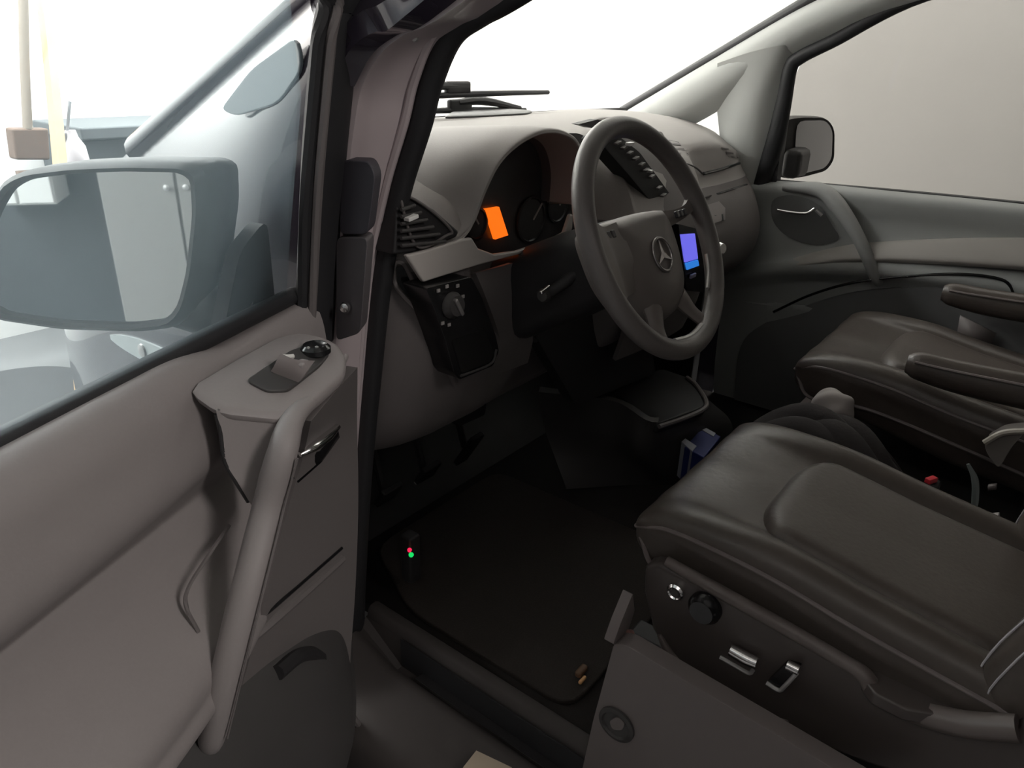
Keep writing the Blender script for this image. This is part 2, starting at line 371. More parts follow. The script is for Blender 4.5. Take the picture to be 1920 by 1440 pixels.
# door check and hinge on the jamb
obj('hinge_area_block', prism(rpoly([onX(a, b, -.90) for a, b in [(640, 300), (692, 302), (704, 330), (690, 440), (636, 440)]], .012), (.03, .02, 0)), mat('block_blue_black', (.06, .055, .066), .6), van, bevel=.004)
obj('jamb_dark_block', prism(rpoly([onX(a, b, -.90) for a, b in [(630, 445), (690, 445), (676, 625), (630, 640)]], .012), (.03, .02, 0)), mat('jamb_grey_dark', (.10, .09, .095), .6), van, bevel=.004)
for a, b in ((757, 86), (778, 71)):
    obj('jamb_stud', lathe([(.0005, .004), (.004, .003), (.005, 0)], onX(a, b, -.835), (-1, -.4, 0), 12), M_SILVER, van)
obj('jamb_screw', lathe([(.0005, .006), (.006, .004), (.008, 0)], onX(647, 577, -.906), (-1, -.5, .2), 12), M_CHROME, van)

# ------------------------------------------------------------------ wipers on the windscreen
def wiper(label, p0, p1, hub, arm):
    t = thing('wiper', label, 'wiper', tuple(np.mean([p0, p1], 0)), 'windscreen wipers')
    obj('blade', tube([p0, (A(p0)+A(p1))/2+A([0, 0, .003]), p1], [.006, .008, .006], 16, 8), M_RUB, t)
    obj('arm', tube(arm, [.010, .012, .007], 16, 8), M_DARK, t)
    obj('clip', box(hub, (.09, .016, .03)), M_DARK, t, bevel=.006)
def yw(px, py, y): return onY(px, py, y)
wiper('black wiper lying higher on the windscreen with its clip', yw(700, 186, .80), yw(1028, 173, .80), yw(858, 164, .80), [yw(700, 172, .80), yw(800, 162, .80), yw(872, 160, .80)])
wiper('black wiper lying lower, just above the dash top', yw(700, 212, .87), yw(985, 206, .87), yw(862, 197, .87), [yw(858, 193, .87), yw(905, 189, .87), yw(975, 203, .87)])

# ------------------------------------------------------------------ dashboard
dash = thing('dashboard', 'grey dashboard with arched instrument hood, vents and light switch panel', 'dashboard', (0, .4, 1.1))
def lerp(x, xs, ys): return float(np.interp(x, xs, ys))
XS = [-.785, -.775, -.75, -.71, -.64, -.605, -.50, -.34, -.20, -.14, -.10, .05, .22, .34, .50, .64, .72, .76, .775]
rows = []
for x in XS:
    b = lerp(x, [-.785, -.775, -.75, -.71, -.64, .64, .72, .76, .775], [.15, .085, .045, .015, 0, 0, .02, .06, .12])     # corners round away
    pas = lerp(x, [.22, .34], [0, 1]); ctr = lerp(x, [-.22, -.12, .2, .30], [0, 1, 1, 0]); col = lerp(x, [-.47, -.38, -.2, -.1], [0, 1, 1, 0])
    rec = lerp(x, [-.64, -.605, -.20, -.14], [0, .135, .135, 0])
    zt = 1.352-.02*max(0, (abs(x)-.6)/.2)
    top = lerp(x, [-.83, -.6, .5, .775], [1.255, 1.30, 1.285, 1.235])
    f = lambda y, z: (x, y+b*lerp(z, [.9, 1.2, 1.35], [1, .8, .3]), z)
    rows.append([(x, .84, 1.335), (x, .80, zt), (x, .60, zt-.002), (x, .45, (zt+top)/2+.012), f(.345+rec*.6, top+.012-rec*.3), f(.275+.05*pas+rec, top-.02), f(.252+.055*pas-.02*ctr+rec*.95, 1.20),
                 f(.240+.02*pas-.03*ctr+.03*col+rec*.75, 1.135-rec*.1), f(.240-.01*pas-.03*ctr+.06*col, 1.05), f(.262-.02*pas-.03*ctr+.07*col, .97), f(.30-.02*ctr+.06*col, .89+.02*pas), f(.37, .83+.02*pas), f(.47, .82+.02*pas)])
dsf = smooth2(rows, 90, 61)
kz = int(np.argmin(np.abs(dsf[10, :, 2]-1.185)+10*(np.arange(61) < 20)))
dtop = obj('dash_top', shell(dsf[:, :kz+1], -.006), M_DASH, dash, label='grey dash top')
dlow = obj('lower_dash', shell(dsf[:, kz:], -.006), M_GREY2, dash, label='lower dash panel with shade put into its darker grey')  # same plastic as the top, its shade put into a darker grey
onDash = finder(dtop, dlow)
# instrument hood
rim = pY([(838, 455), (868, 420), (893, 355), (922, 300), (962, 262), (1010, 240), (1052, 244), (1080, 268), (1092, 320), (1088, 385)], .25)
rim = cr(rim, 40)
r_out = rim; rc = A([-.46, .25, 1.27])
ctrx = lambda P, k: rc+(P-rc)*k
r_in = ctrx(rim, .91)+A([0, -.004, 0]); r_edge = ctrx(rim, .955)+A([0, -.012, 0])
r_b1 = ctrx(rim, 1.03)+A([0, .06, -.004]); r_b2 = ctrx(rim, 1.05)+A([0, .20, -.025]); r_b3 = ctrx(rim, 1.05)+A([0, .38, -.055])
r_i2 = ctrx(rim, .88)+A([0, .06, -.002]); r_i3 = ctrx(rim, .85)+A([0, .115, -.005])
# the left flank sweeps out over the outer vent
fl = np.linspace(1, 0, 40)[:, None]**2
r_b1 = r_b1+fl*A([-.07, .02, 0.0]); r_b2 = r_b2+fl*A([-.11, .05, .035]); r_b3 = r_b3+fl*A([-.10, .05, .08])
obj('instrument_hood', shell(smooth2(np.stack([r_i2, r_in, r_edge, r_out, r_b1, r_b2, r_b3], 1), 60, 40), -.004), M_DASH, dash, label='arched grey hood over the instruments')
obj('hood_lining', shell(smooth2(np.stack([r_i2, r_i3, ctrx(rim, .80)+A([0, .125, 0])], 1), 50, 10), .004), mat('hood_hazy_dark', (.09, .09, .093), .7), dash)  # dark base colour lifted to imitate haze inside the hood
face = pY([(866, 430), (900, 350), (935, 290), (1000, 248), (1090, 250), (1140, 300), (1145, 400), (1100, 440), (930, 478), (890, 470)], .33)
cl = obj('instrument_face', prism(rpoly(face, .02), (0, .02, 0)), mat('cluster_hazy_black', (.05, .05, .053), .35), dash, label='dark instrument face')  # black lifted here too, to imitate the haze
dsp = pY([(911, 392), (936, 388), (953, 441), (929, 449)], .322)
obj('display', prism(dsp, (0, .006, 0)), mat('orange_display', (1., .16, .008), .5, emit=1.1), cl, smooth=False, label='lit orange display')
def gauge(cx, cy, r, a):
    c = onY(cx, cy, .328)
    g_ = obj('gauge', lathe([(r, 0), (r, .003), (r-.004, .004), (r-.006, .001), (.001, .001)], c, (0, -1, 0), 30), mat('gauge_black', (.03, .03, .032), .4), cl)
    obj('needle', box(c+A([math.cos(a)*r*.45, -.006, math.sin(a)*r*.45]), (r*.85, .002, .003), ((math.cos(a), 0, math.sin(a)), (0, 1, 0), (-math.sin(a), 0, math.cos(a)))), mat('needle_grey', (.5, .45, .42), .5), g_, smooth=False)
gauge(995, 412, .046, .8); gauge(893, 420, .030, 2.2); gauge(1045, 385, .036, 1.2)
# decor strip
dec = [(762, 479), (800, 470), (868, 449), (886, 446), (898, 466), (928, 477), (970, 471), (1030, 452), (1060, 436), (1071, 402), (1076, 402), (1074, 430), (1062, 450), (1000, 471), (900, 497), (795, 530)]
obj('decor_strip', prism(pY(dec, .224), (0, .010, 0)), M_DECOR, dash, bevel=.0035, label='satin grey trim strip under the instruments')
# outer vent
vb = [(742, 470), (752, 372), (772, 372), (812, 398), (850, 432), (842, 442), (780, 468)]
av = obj('air_vent', prism(pY([(738, 478), (746, 362), (772, 366), (815, 393), (862, 434), (856, 446), (775, 474)], .238), (0, .05, 0)), M_DARK, dash, bevel=.004, label='black outer air vent')
fr_ = pY([(752, 372), (772, 371), (815, 400), (846, 432), (838, 441), (782, 462)], .234)
obj('vent_frame', tube(fr_, .0022, 60, 8, closed=True), M_GREY2, av)
for k in range(6):
    y0 = 386+k*13.5; xr = 778+k*11.5
    obj('slat', tube([onY(752, y0+7, .229), onY(xr, y0-1, .229)], .0028, 4, 6, flat=1), M_DARK2, av)
obj('vent_tab', box(onY(771, 408, .224), (.020, .012, .006), ((.98, 0, .16), (0, 1, 0), (-.16, 0, .98))), mat('tab_chrome_glint', (.8, .79, .77), .3), av, bevel=.0015, label='chrome vent tab')  # white base colour stands in for the chrome's bright reflection
# small demister vent in the end trim
sm = obj('demister_vent', patch([(743, 500), (757, 500), (772, 532), (788, 566), (778, 571), (754, 543), (745, 528)], onDash, .004, .010), M_BLACK, dash, label='slim dark demister vent at the dash end')
obj('vent_surround', tube(line([(740, 495), (757, 495), (775, 530), (791, 566), (780, 577), (750, 547), (741, 530)], onDash, .007), .0036, 50, 8, closed=True), M_GREY, sm)
obj('end_trim', tube(line([(800, 560), (815, 600), (830, 650), (843, 690), (853, 722)], onDash, .002), [.004, .007, .008, .008, .005], 40, 10, up=(0, 1, 0)), M_GREY2, dash)
# light switch panel
swp = [(799, 541), (884, 519), (905, 560), (930, 630), (936, 658), (925, 686), (862, 712), (852, 700), (836, 640), (815, 580)]
sp = obj('switch_panel', prism(rpoly(pY(swp, .206), .006), (0, .05, 0)), M_BLACK, dash, bevel=.004, label='black light switch panel')
kc = onY(846, 572, .206)
kn = obj('rotary_knob', lathe([(.021, 0), (.021, .005), (.017, .010), (.016, .014), (.001, .015)], kc, (0, -1, .1), 32), M_DARK2, sp, label='rotary light knob')
obj('knob_grip', box(kc+A([.0, -.015, .0]), (.007, .010, .034), ((.8, 0, .6), (0, 1, 0), (-.5, 0, .86))), mat('dull_silver', (.32, .31, .30), .35, .6), kn, bevel=.003, label='silver grip bar')
for k, (a, b) in enumerate([(822, 545), (838, 537), (858, 536), (868, 556), (830, 606), (842, 609)]):
    obj('switch_mark', box(onY(a, b, .2035), (.006, .002, .005)), mat('mark_grey', (.35, .33, .32), .6), sp, smooth=False)
cb = obj('storage_cubby', prism(rpoly(pY([(848, 640), (908, 616), (926, 660), (920, 678), (866, 700)], .2045), .006), (0, .04, 0)), mat('cubby_black', (.006, .006, .006), .6), sp)
obj('cubby_lip', tube(pY([(864, 705), (920, 682), (931, 655)], .204), .0022, 14, 8), M_DARK2, cb)
# grey knee panel to the right of the switches and dark column recess
obj('knee_panel', shell(smooth2([pY([(892, 512), (938, 500), (972, 490)], .232), pY([(912, 560), (950, 560), (985, 560)], .222), pY([(938, 640), (970, 630), (1000, 625)], .228), pY([(935, 700), (965, 690), (990, 680)], .255)], 20, 10), -.012), M_GREY2, dash)
obj('column_recess', prism(rpoly(pY([(978, 488), (1080, 455), (1190, 470), (1230, 700), (1080, 760), (1010, 640)], .285), .02), (0, .03, 0)), M_DARK, dash)
obj('recess_edge', tube(pY([(1050, 458), (985, 482), (975, 496), (985, 560), (1004, 640)], .236), .0045, 30, 8, up=(0, 1, 0)), M_BLACK, dash)
obj('lower_flap', prism(rpoly(pY([(838, 788), (838, 748), (915, 735), (910, 778), (862, 800)], .33), .008), (0, .03, 0)), M_BLACK, dash, bevel=.003)
obj('bonnet_release', box(onY(880, 767, .325), (.012, .01, .014)), M_SILVER, dash, bevel=.002, label='pale release lever under the dash')
# top tray by the windscreen
obj('top_tray', prism(rpoly([onZ(a, b, 1.358) for a, b in [(832, 224), (850, 212), (960, 208), (1000, 211), (990, 216), (880, 222)]], .03), (0, 0, .006)), M_DARK2, dash, bevel=.003)
obj('dash_seam', tube([(-.80, .775, 1.353), (0, .79, 1.357), (.78, .775, 1.353)], .004, 30, 6), M_DARK, dash)
obj('centre_ridge', tube([onY(1098, 232, .42), onY(1130, 224, .5), onY(1165, 224, .56)], .006, 12, 8), M_GREY, dash)
obj('ridge_slot', prism([onY(a, b, .40) for a, b in [(1085, 233), (1120, 224), (1135, 228), (1110, 240)]], (0, .02, 0)), M_DARK, dash)
# centre stack
obj('centre_stack', shell(smooth2([[(-.13, .335, 1.345), (.02, .33, 1.352), (.16, .33, 1.345), (.24, .36, 1.33)], [(-.135, .285, 1.27), (.02, .27, 1.275), (.16, .27, 1.275), (.25, .31, 1.26)],
    [(-.135, .235, 1.17), (.02, .21, 1.17), (.18, .205, 1.17), (.27, .25, 1.17)], [(-.13, .215, 1.08), (.04, .19, 1.08), (.20, .19, 1.08), (.29, .24, 1.08)],
    [(-.12, .22, .95), (.04, .20, .95), (.22, .20, .95), (.30, .25, .95)], [(-.10, .25, .85), (.04, .235, .85), (.22, .235, .85), (.29, .27, .85)]], 30, 20), -.01), M_GREY2, dash)
cv = obj('centre_vent', prism(rpoly(pY([(1120, 262), (1150, 246), (1200, 285), (1260, 368), (1262, 392), (1232, 392), (1180, 330)], .235), .012), (0, .04, 0)), M_DARK, dash, bevel=.003, label='dark centre air vents')
for k, (a, b) in enumerate([(1158, 268), (1170, 277), (1181, 287), (1192, 297), (1203, 308), (1212, 319), (1222, 331), (1236, 352), (1244, 366)]):
    obj('slat', box(onY(a, b, .229), (.018, .010, .0045), ((.97, 0, .22), (0, 1, 0), (-.22, 0, .97))), M_GREY2, cv, bevel=.001)
obj('vent_tab', box(onY(1181, 270, .222), (.020, .012, .007)), mat('tab_chrome_glint', (.8, .79, .77), .3), cv, bevel=.002)
obj('vent_tab', box(onY(1218, 321, .222), (.012, .012, .006)), M_SILVER, cv, bevel=.002)
scr = obj('screen', prism(rpoly(pY([(1272, 420), (1310, 430), (1330, 520), (1322, 548), (1288, 545)], .166), .006), (0, .02, 0)), M_BLACK, dash, label='radio unit with lit blue screen')
obj('lit_screen', prism(pY([(1277, 440), (1303, 438), (1309, 485), (1285, 492)], .163), (0, .004, 0)), mat('screen_violet', (.16, .15, .85), .4, emit=.9), scr, smooth=False, label='lit violet screen area')
obj('screen_bar', prism(pY([(1286, 494), (1309, 487), (1311, 498), (1289, 506)], .163), (0, .004, 0)), mat('screen_blue', (.03, .22, .75), .4, emit=.8), scr, smooth=False)
obj('screen_button', box(onY(1299, 517, .161), (.028, .006, .010)), mat('key_lilac', (.22, .21, .32), .4), scr, bevel=.002)
obj('volume_knob', lathe([(.016, 0), (.016, .012), (.012, .018), (.001, .018)], onY(1345, 466, .165), (-.3, -1, .2), 24), M_CHROME, dash, label='chrome knob right of the steering wheel')
obj('knob_ring', tube([onY(1340, 470, .165)+.013*A([math.cos(t), -.3, math.sin(t)]) for t in np.linspace(0, 6, 10)], .003, 24, 8), M_SILVER, dash)
# far half: lid, seams, side vent
onFar = finder(dtop, dlow)
obj('lid_gap', tube(line([(1318, 326), (1335, 322), (1350, 318), (1368, 312), (1386, 306)], onFar), .0045, 20, 8), M_BLACK, dash)
obj('lid_gap', tube(line([(1308, 376), (1330, 368), (1350, 362), (1375, 354), (1400, 346)], onFar), .003, 20, 8), M_BLACK, dash)
obj('lid_gap', tube(line([(1258, 300), (1300, 312), (1318, 326)], onFar), .0025, 14, 8), M_DARK2, dash)
pv = obj('side_vent', patch([(1348, 272), (1368, 276), (1386, 298), (1384, 306), (1366, 294)], onFar), M_DARK, dash, label='dark air vent at the far dash end')
for k in range(3): obj('slat', patch([(1352+k*9, 276+k*8), (1366+k*9, 278+k*8), (1367+k*9, 281+k*8), (1354+k*9, 280+k*8)], onFar, .006, .004), M_GREY2, pv, smooth=False)
pv2 = obj('upper_vent', patch([(1254, 262), (1272, 266), (1292, 296), (1278, 298)], onFar), M_DARK, dash)
for k in range(3): obj('slat', patch([(1259+k*7, 268+k*9), (1275+k*7, 269+k*9), (1277+k*7, 272+k*9), (1261+k*7, 271+k*9)], onFar, .006, .004), M_GREY2, pv2, smooth=False)
bb = obj('button_block', patch([(1322, 386), (1348, 377), (1360, 390), (1360, 412), (1334, 420)], onFar, .006, .012), M_GREY, dash)
obj('block_recess', patch([(1340, 404), (1356, 401), (1357, 413), (1344, 417)], onFar, .008, .004), M_BLACK, bb, smooth=False)
obj('stack_edge', tube([p for p in (finder(dtop, dlow)(a, b, .012) for a, b in [(1310, 388), (1318, 420), (1326, 455)]) if p is not None], .004, 14, 8), M_BLACK, dash)

# lower centre console with tray
con = thing('centre_console', 'dark grey lower console with open tray below the dash', 'console', (.1, .3, .44))
obj('body', shell(smooth2([[onZ(1010, 735, .72), onZ(1150, 752, .72), onZ(1232, 792, .70), A([.20, .12, .68])], [onZ(1040, 800, .60)+A([-.02, .02, 0]), onZ(1150, 830, .60), onZ(1225, 850, .60), A([.26, .07, .60])],
    [(-.10, .36, .45), (.05, .22, .45), (.13, .13, .45), (.30, .08, .45)]], 16, 20), -.02), M_DARK2, con)
obj('tray', prism(rpoly([onZ(a, b, .70) for a, b in [(1150, 735), (1232, 795), (1320, 762), (1326, 748), (1298, 710), (1240, 690)]], .02), (0, 0, -.03)), M_DARK, con, bevel=.004)
obj('tray_rim', tube([onZ(a, b, .703) for a, b in [(1288, 708), (1305, 722), (1324, 752), (1318, 768), (1280, 785), (1236, 800)]], .006, 30, 8), M_GREY2, con)

# ------------------------------------------------------------------ steering column and wheel
WC = A([-.471, -.002, 1.242]); TI = math.radians(62.3)
WE = A([0, math.cos(TI), math.sin(TI)]); WX = A([1., 0, 0]); WN = A([0, -math.sin(TI), math.cos(TI)])   # up in wheel, across, towards driver
def wl(x, e, n=0.): return WC+WX*x+WE*e+WN*n
col = thing('steering_column', 'dark steering column shroud with stalk and ignition barrel', 'steering column', tuple(WC-WN*.2))
rings = []
for d, w, h in ((-.05, .045, .045), (-.075, .075, .065), (-.16, .08, .075), (-.30, .075, .08)):
    a = np.linspace(0, 2*np.pi, 24, endpoint=False)
    rings.append([wl(np.sign(math.cos(t))*abs(math.cos(t))**.7*w, np.sign(math.sin(t))*abs(math.sin(t))**.7*h-.01, d) for t in a])
obj('shroud', loft(rings), M_DARK, col)
obj('shroud_flank', shell(smooth2([pY([(1052, 470), (1075, 470), (1100, 500)], .13), pY([(1062, 510), (1085, 530), (1105, 560)], .12)], 8, 8), -.01), M_PAD, col)
sk = obj('stalk', tube([wl(-.05, 0, -.09), onY(1022, 555, .135)], [.009, .011, .009], 14, 12), M_DARK, col)
obj('stalk_cap', lathe([(.011, 0), (.012, .008), (.009, .014), (.001, .016)], onY(1024, 552, .135), (-1, -.1, .05), 20), M_DARK2, sk)
obj('stalk_ring', box(onY(1022, 543, .118), (.026, .006, .006), ((.95, 0, .25), (0, 1, 0), (-.25, 0, .95))), M_CHROME, sk, bevel=.002, label='chrome mark on the stalk')
obj('ignition_barrel', lathe([(.018, 0), (.018, .02), (.012, .022), (.001, .02)], onY(1003, 530, .20), (-.3, -1, .1), 20), M_PAD, col)

sw = thing('steering_wheel', 'grey leather steering wheel with star emblem and four spokes', 'steering wheel', tuple(WC))
RM = .181
obj('rim', tube([wl(RM*math.cos(t), RM*math.sin(t)) for t in np.linspace(0, 2*np.pi, 48, endpoint=False)], .0165, 120, 16, closed=True, up=WN), M_WHEEL, sw, label='leather rim')
padp = [(-.100, .040), (-.06, .046), (0, .047), (.06, .044), (.084, .038), (.088, .0), (.082, -.05), (.06, -.10), (0, -.125), (-.06, -.105), (-.098, -.05), (-.106, .0)]
pr = cr(A(padp), 48, True); pcn = A([0, -.03]); prings = []
for k, n in ((1.02, -.075), (1.05, -.05), (1.03, -.030), (.96, -.014), (.80, -.004), (.4, .0), (.01, .0005)):
    prings.append([wl(*(pcn+(p-pcn)*k), n) for p in pr])
obj('airbag_pad', loft(prings), M_PAD, sw, label='grey airbag pad')
for q in (-1, 1):
    if q > 0: rw = [[(.080, .040, -.018), (.120, .036, -.014), (.150, .040, -.006), (.176, .060, .0)], [(.080, .024, -.012), (.125, .024, -.010), (.150, .029, -.004), (.178, .045, .0)], [(.080, .010, -.018), (.120, .014, -.014), (.150, .020, -.006), (.180, .030, .0)]]
    else: rw = [[(.080, .040, -.022), (.120, .038, -.018), (.150, .042, -.008), (.175, .056, .0)], [(.080, -.010, -.014), (.125, -.010, -.012), (.150, -.008, -.005), (.181, -.005, .0)], [(.070, -.062, -.026), (.115, -.066, -.022), (.145, -.070, -.010), (.168, -.070, .0)]]
    sp_ = obj('spoke', shell(smooth2([[wl(q*a, b, c) for a, b, c in r] for r in rw], 16, 14), -.012), M_PAD, sw)
    sp2 = obj('spoke', tube([wl(q*.045, -.10, -.02), wl(q*.062, -.135, -.014), wl(q*.078, -.165, -.002)], [.022, .015, .014], 14, 12, flat=.6, up=WX), M_PAD, sw)
    obj('spoke_trim', tube([wl(q*.118, -.110, -.002), wl(q*.142, -.085, -.002), wl(q*.155, -.055, -.002)], .0035, 14, 8), M_SILVER, sw)
    for k in range(3):
        obj('spoke_button', box(wl(q*.106+.014*q*k, .026, -.006), (.010, .012, .006), (WX, WE, WN)), mat('button_dark', (.05, .048, .05), .35), sp_, bevel=.002)
M_EMB = mat('worn_chrome', (.42, .40, .39), .32, 1.)
em = obj('emblem', tube([wl(.027*math.cos(t), -.028+.027*math.sin(t), .003) for t in np.linspace(0, 2*np.pi, 24, endpoint=False)], .0024, 48, 8, closed=True, up=WN), M_EMB, sw, label='chrome three pointed star in a ring')
for k in range(3):
    t = math.pi/2+k*2*math.pi/3; d = A([math.cos(t), math.sin(t)]); q = A([-d[1], d[0]])*.005
    c0 = A([0, -.028]); tip = c0+d*.026
    obj('star_point', prism([wl(*(c0+q), .001), wl(*tip, .001), wl(*(c0-q), .001)], WN*.003), M_EMB, em, smooth=False)
obj('lower_trim', tube([wl(-.05, -.160, .002), wl(0, -.166, .002), wl(.05, -.160, .002)], .005, 14, 8), M_SILVER, sw)

# ------------------------------------------------------------------ driver's door, standing open
door = thing('cab_door', 'grey trimmed driver door standing open with dusty window and pull bar', 'car door', tuple(dw(0, 0, .4)))
L = 1.18
WIN = lambda z: .012+.24*max(0, z-1.16)                     # the window leans in
def prof(z):                                                  # trim depth against height at the middle of the door
    return lerp(z, [.40, .55, .66, .76, .848, .875, .925, .985, 1.04, 1.10, 1.17, 1.195], [.03, .03, .035, .05, .07, .122, .116, .062, .026, .078, .068, .045])
ZZ = [.42, .55, .66, .76, .82, .848, .862, .875, .895, .925, .985, 1.015, 1.04, 1.07, 1.10, 1.145, 1.175, 1.195, 1.198]
rows = []
for u in (.02, .10, .20, .28, .36, .5, .7, .9, 1.1, L-.02):
    k = lerp(u, [.02, .2, .36, .5], [.45, .45, .85, 1.0])
    rows.append([dw(u, (prof(z) if i < len(ZZ)-1 else .015)*k+.03*(1-k), z-(.016*(1-min(1, max(0, (u-.20)/.09))) if z > 1.10 else 0)) for i, z in enumerate(ZZ)])
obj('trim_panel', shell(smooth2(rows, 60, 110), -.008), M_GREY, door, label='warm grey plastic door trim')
obj('door_shell', shell(A([[dw(u, w, z) for z, w in ((.40, -.03), (.7, -.055), (.95, -.055), (1.16, -.03))] for u in (0, .06, .6, L-.06, L)]), .028, DW), M_PAINT, door)
obj('belt_seal', tube([dw(.035, .022, 1.199), dw(.5, .022, 1.203), dw(L-.03, .022, 1.203)], .011, 16, 10, flat=1.2), M_RUB, door, label='black rubber strip along the window')
gl = []
for z in (1.15, 1.3, 1.45, 1.60, 1.70):
    uf = lerp(z, [1.15, 1.5, 1.7], [.06, .085, .22]); gl.append([dw(u, WIN(z), z) for u in np.linspace(uf, L-.07, 8)])
obj('window_glass', shell(gl, .004), G_DUSTY, door, label='dusty bluish window pane')
# window frame: front post, header, rear post
fp = [onD(592, 640, .025), onD(600, 480, .045), onD(611, 300, .075), onD(632, 80, .105), onD(645, -20, .12), dw(.13, WIN(1.64)+.012, 1.645), dw(.28, WIN(1.72)+.012, 1.725), dw(.6, WIN(1.76)+.012, 1.76), dw(1.05, WIN(1.76)+.012, 1.765), dw(L-.04, WIN(1.6)+.01, 1.6), dw(L-.02, WIN(1.15)+.01, 1.12)]
obj('window_frame', tube(fp, .040, 90, 14, flat=.5, up=DU), M_RUB, door, label='black window frame')
obj('frame_bead', tube([p+DU*.036+DW*.012+(A([0, 0, -.03]) if i in (5, 6, 7) else 0) for i, p in enumerate(fp[:8])], .006, 60, 8), M_GREY2, door)
obj('glass_channel', tube([p+DU*.043+DW*.0+(A([0, 0, -.04]) if i in (5, 6, 7) else 0) for i, p in enumerate(fp[:8])], .008, 60, 8), M_RUB, door)
# switch pod
def pod_pt(px, py, z): return onZ(px, py, z)
ptop = [(520, 632), (560, 622), (606, 631), (636, 645), (650, 672), (646, 700), (600, 742), (546, 783), (480, 776), (410, 769), (352, 728), (440, 675)]
PZ = 1.190
PN = A([0, 0, 1.])+.40*DW                                 # the pod's top slopes down into the cab
def onPod(px, py, h=0.): return onP(px, py, dw(0, .036, PZ+.003+h), PN)
pt = A([onPod(a, b) for a, b in ptop]); ptr = rpoly(pt, .012, 3); pc = ptr.mean(0)
rg = []
for k, z in ((.90, PZ+.0015), (.97, PZ), (1.0, PZ-.004), (.985, PZ-.010), (.94, PZ-.014)):
    r_ = pc+(ptr-pc)*k; r_[:, 2] += z-PZ
    if z < PZ-.025: r_ += -DW*(PZ-.025-z)*.30
    rg.append(r_)
obj('switch_pod', loft(rg), M_GREY, door, label='rounded grey pod at the front of the door')
obj('pod_seam', tube([onPod(a, b, -0.0035) for a, b in [(408, 769), (480, 775), (545, 783)]], .0016, 14, 6), M_DARK2, door)
pp = obj('switch_plate', prism(rpoly([onPod(a, b, 0.0015) for a, b in [(462, 718), (500, 692), (545, 662), (580, 650), (612, 654), (618, 668), (600, 690), (560, 722), (540, 737), (500, 738)]], .006), (0, 0, .004)), M_DARK2, door, bevel=.0015, label='dark window switch plate')
obj('mirror_dial', lathe([(.018, 0), (.018, .006), (.014, .010), (.010, .008), (.001, .008)], onPod(592, 660, 0.0050), (0, 0, 1), 24), M_BLACK, pp)
for a, b in ((578, 652), (594, 651), (602, 660)):
    obj('dial_mark', box(onPod(a, b, 0.0150), (.003, .003, .002)), M_SILVER, pp, smooth=False)
def sw_(px, py, m, s): 
    obj('window_switch', box(onPod(px, py, 0.0130), s, (DU, DW, (0, 0, 1))), m, pp, bevel=.003)
obj('window_switch', shell(smooth2([[onPod(512, 690, 0.0050), onPod(540, 700, 0.0050), onPod(566, 712, 0.0050)], [onPod(522, 678, 0.0150), onPod(550, 688, 0.0160), onPod(576, 700, 0.0150)], [onPod(530, 668, 0.0210), onPod(556, 676, 0.0230), onPod(584, 684, 0.0210)]], 8, 10), -.01, ), M_PED, pp)
obj('switch_edge', tube([onPod(529, 668, .013), onPod(538, 669, .013), onPod(550, 668, .013)], .0028, 6, 8), mat('bright_edge', (.75, .74, .70), .3), pp, label='bright switch edge')
obj('window_switch', box(onPod(566, 683, 0.0230), (.016, .012, .008), (DU, DW, (0, 0, 1))), M_GREY, pp, bevel=.003)
# flank below the pod that runs down into the pull bar
def onF(px, py, h):                                       # flank: a plane leaning out from the pod's rear edge
    return onP(px, py, FP0+FN*h, FN)
FP0 = onPod(406, 771, -.004); fb = onPod(548, 785, -.004); FN = np.cross(fb-FP0, onD(512, 935, .132)-FP0); FN /= np.linalg.norm(FN); FN = FN if FN@(CAM-FP0) > 0 else -FN
fk = [[onF(405, 770, .001), onF(480, 777, .001), onF(548, 784, .001)], [onF(414, 810, 0), onF(475, 820, 0), onF(540, 830, 0)], [onF(423, 865, 0), onF(470, 880, 0), onF(524, 885, 0)],
      [onF(446, 905, 0), onF(485, 925, 0), onF(516, 935, 0)], [onF(470, 945, -.006), onF(486, 965, -.004), onF(506, 975, 0)]]
obj('pod_flank', shell(smooth2(fk, 24, 16), .03, -FN), M_GREY, door)
obj('flank_edge', tube([onF(406, 776, -.002), onF(414, 812, -.002), onF(422, 865, -.002), onF(443, 903, -.003), onF(466, 940, -.008)], .0026, 24, 8), M_DARK, door)
pb = [onPod(648, 668, -.010), onPod(624, 704, -.010), onPod(582, 750, -.010), onPod(549, 787, -.005), onD(529, 850, .156), onD(503, 950, .142), onD(465, 1100, .142), onD(428, 1250, .130), onD(400, 1370, .105), onD(394, 1398, .09)]
obj('pull_bar', tube(pb, [.004, .007, .009, .011, .0145, .0165, .0165, .0165, .016, .0145, .012], 70, 16), M_GREY, door, label='long grey pull bar down the door')
obj('bar_seam', tube([p+DW*.02+DU*.004 for p in pb[4:9]], .0012, 30, 6), M_GREY2, door)  # thin darker grey line along the pull bar
# front face of the trim, right of the bar
ff = [[onPod(560, 786, -.022), onPod(610, 728, -.020), onPod(650, 686, -.020)], [onD(545, 860, .10), onD(600, 830, .085), onD(652, 790, .075)], [onD(510, 980, .09), onD(590, 960, .08), onD(655, 940, .07)],
      [onD(470, 1140, .085), onD(560, 1120, .08), onD(650, 1100, .07)], [onD(430, 1290, .07), onD(540, 1280, .065), onD(640, 1260, .06)], [onD(380, 1440, .05), onD(520, 1440, .05), onD(640, 1400, .045)]]
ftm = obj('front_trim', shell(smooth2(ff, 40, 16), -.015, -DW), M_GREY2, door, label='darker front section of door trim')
onFront = finder(ftm)
rh = obj('release_handle', tube([onFront(562, 852, .012), onFront(588, 838, .024), onFront(614, 818, .026), onFront(632, 800, .014)], [.003, .0055, .006, .004], 24, 10, flat=1.2), M_CHROME, door, label='chrome door release handle')
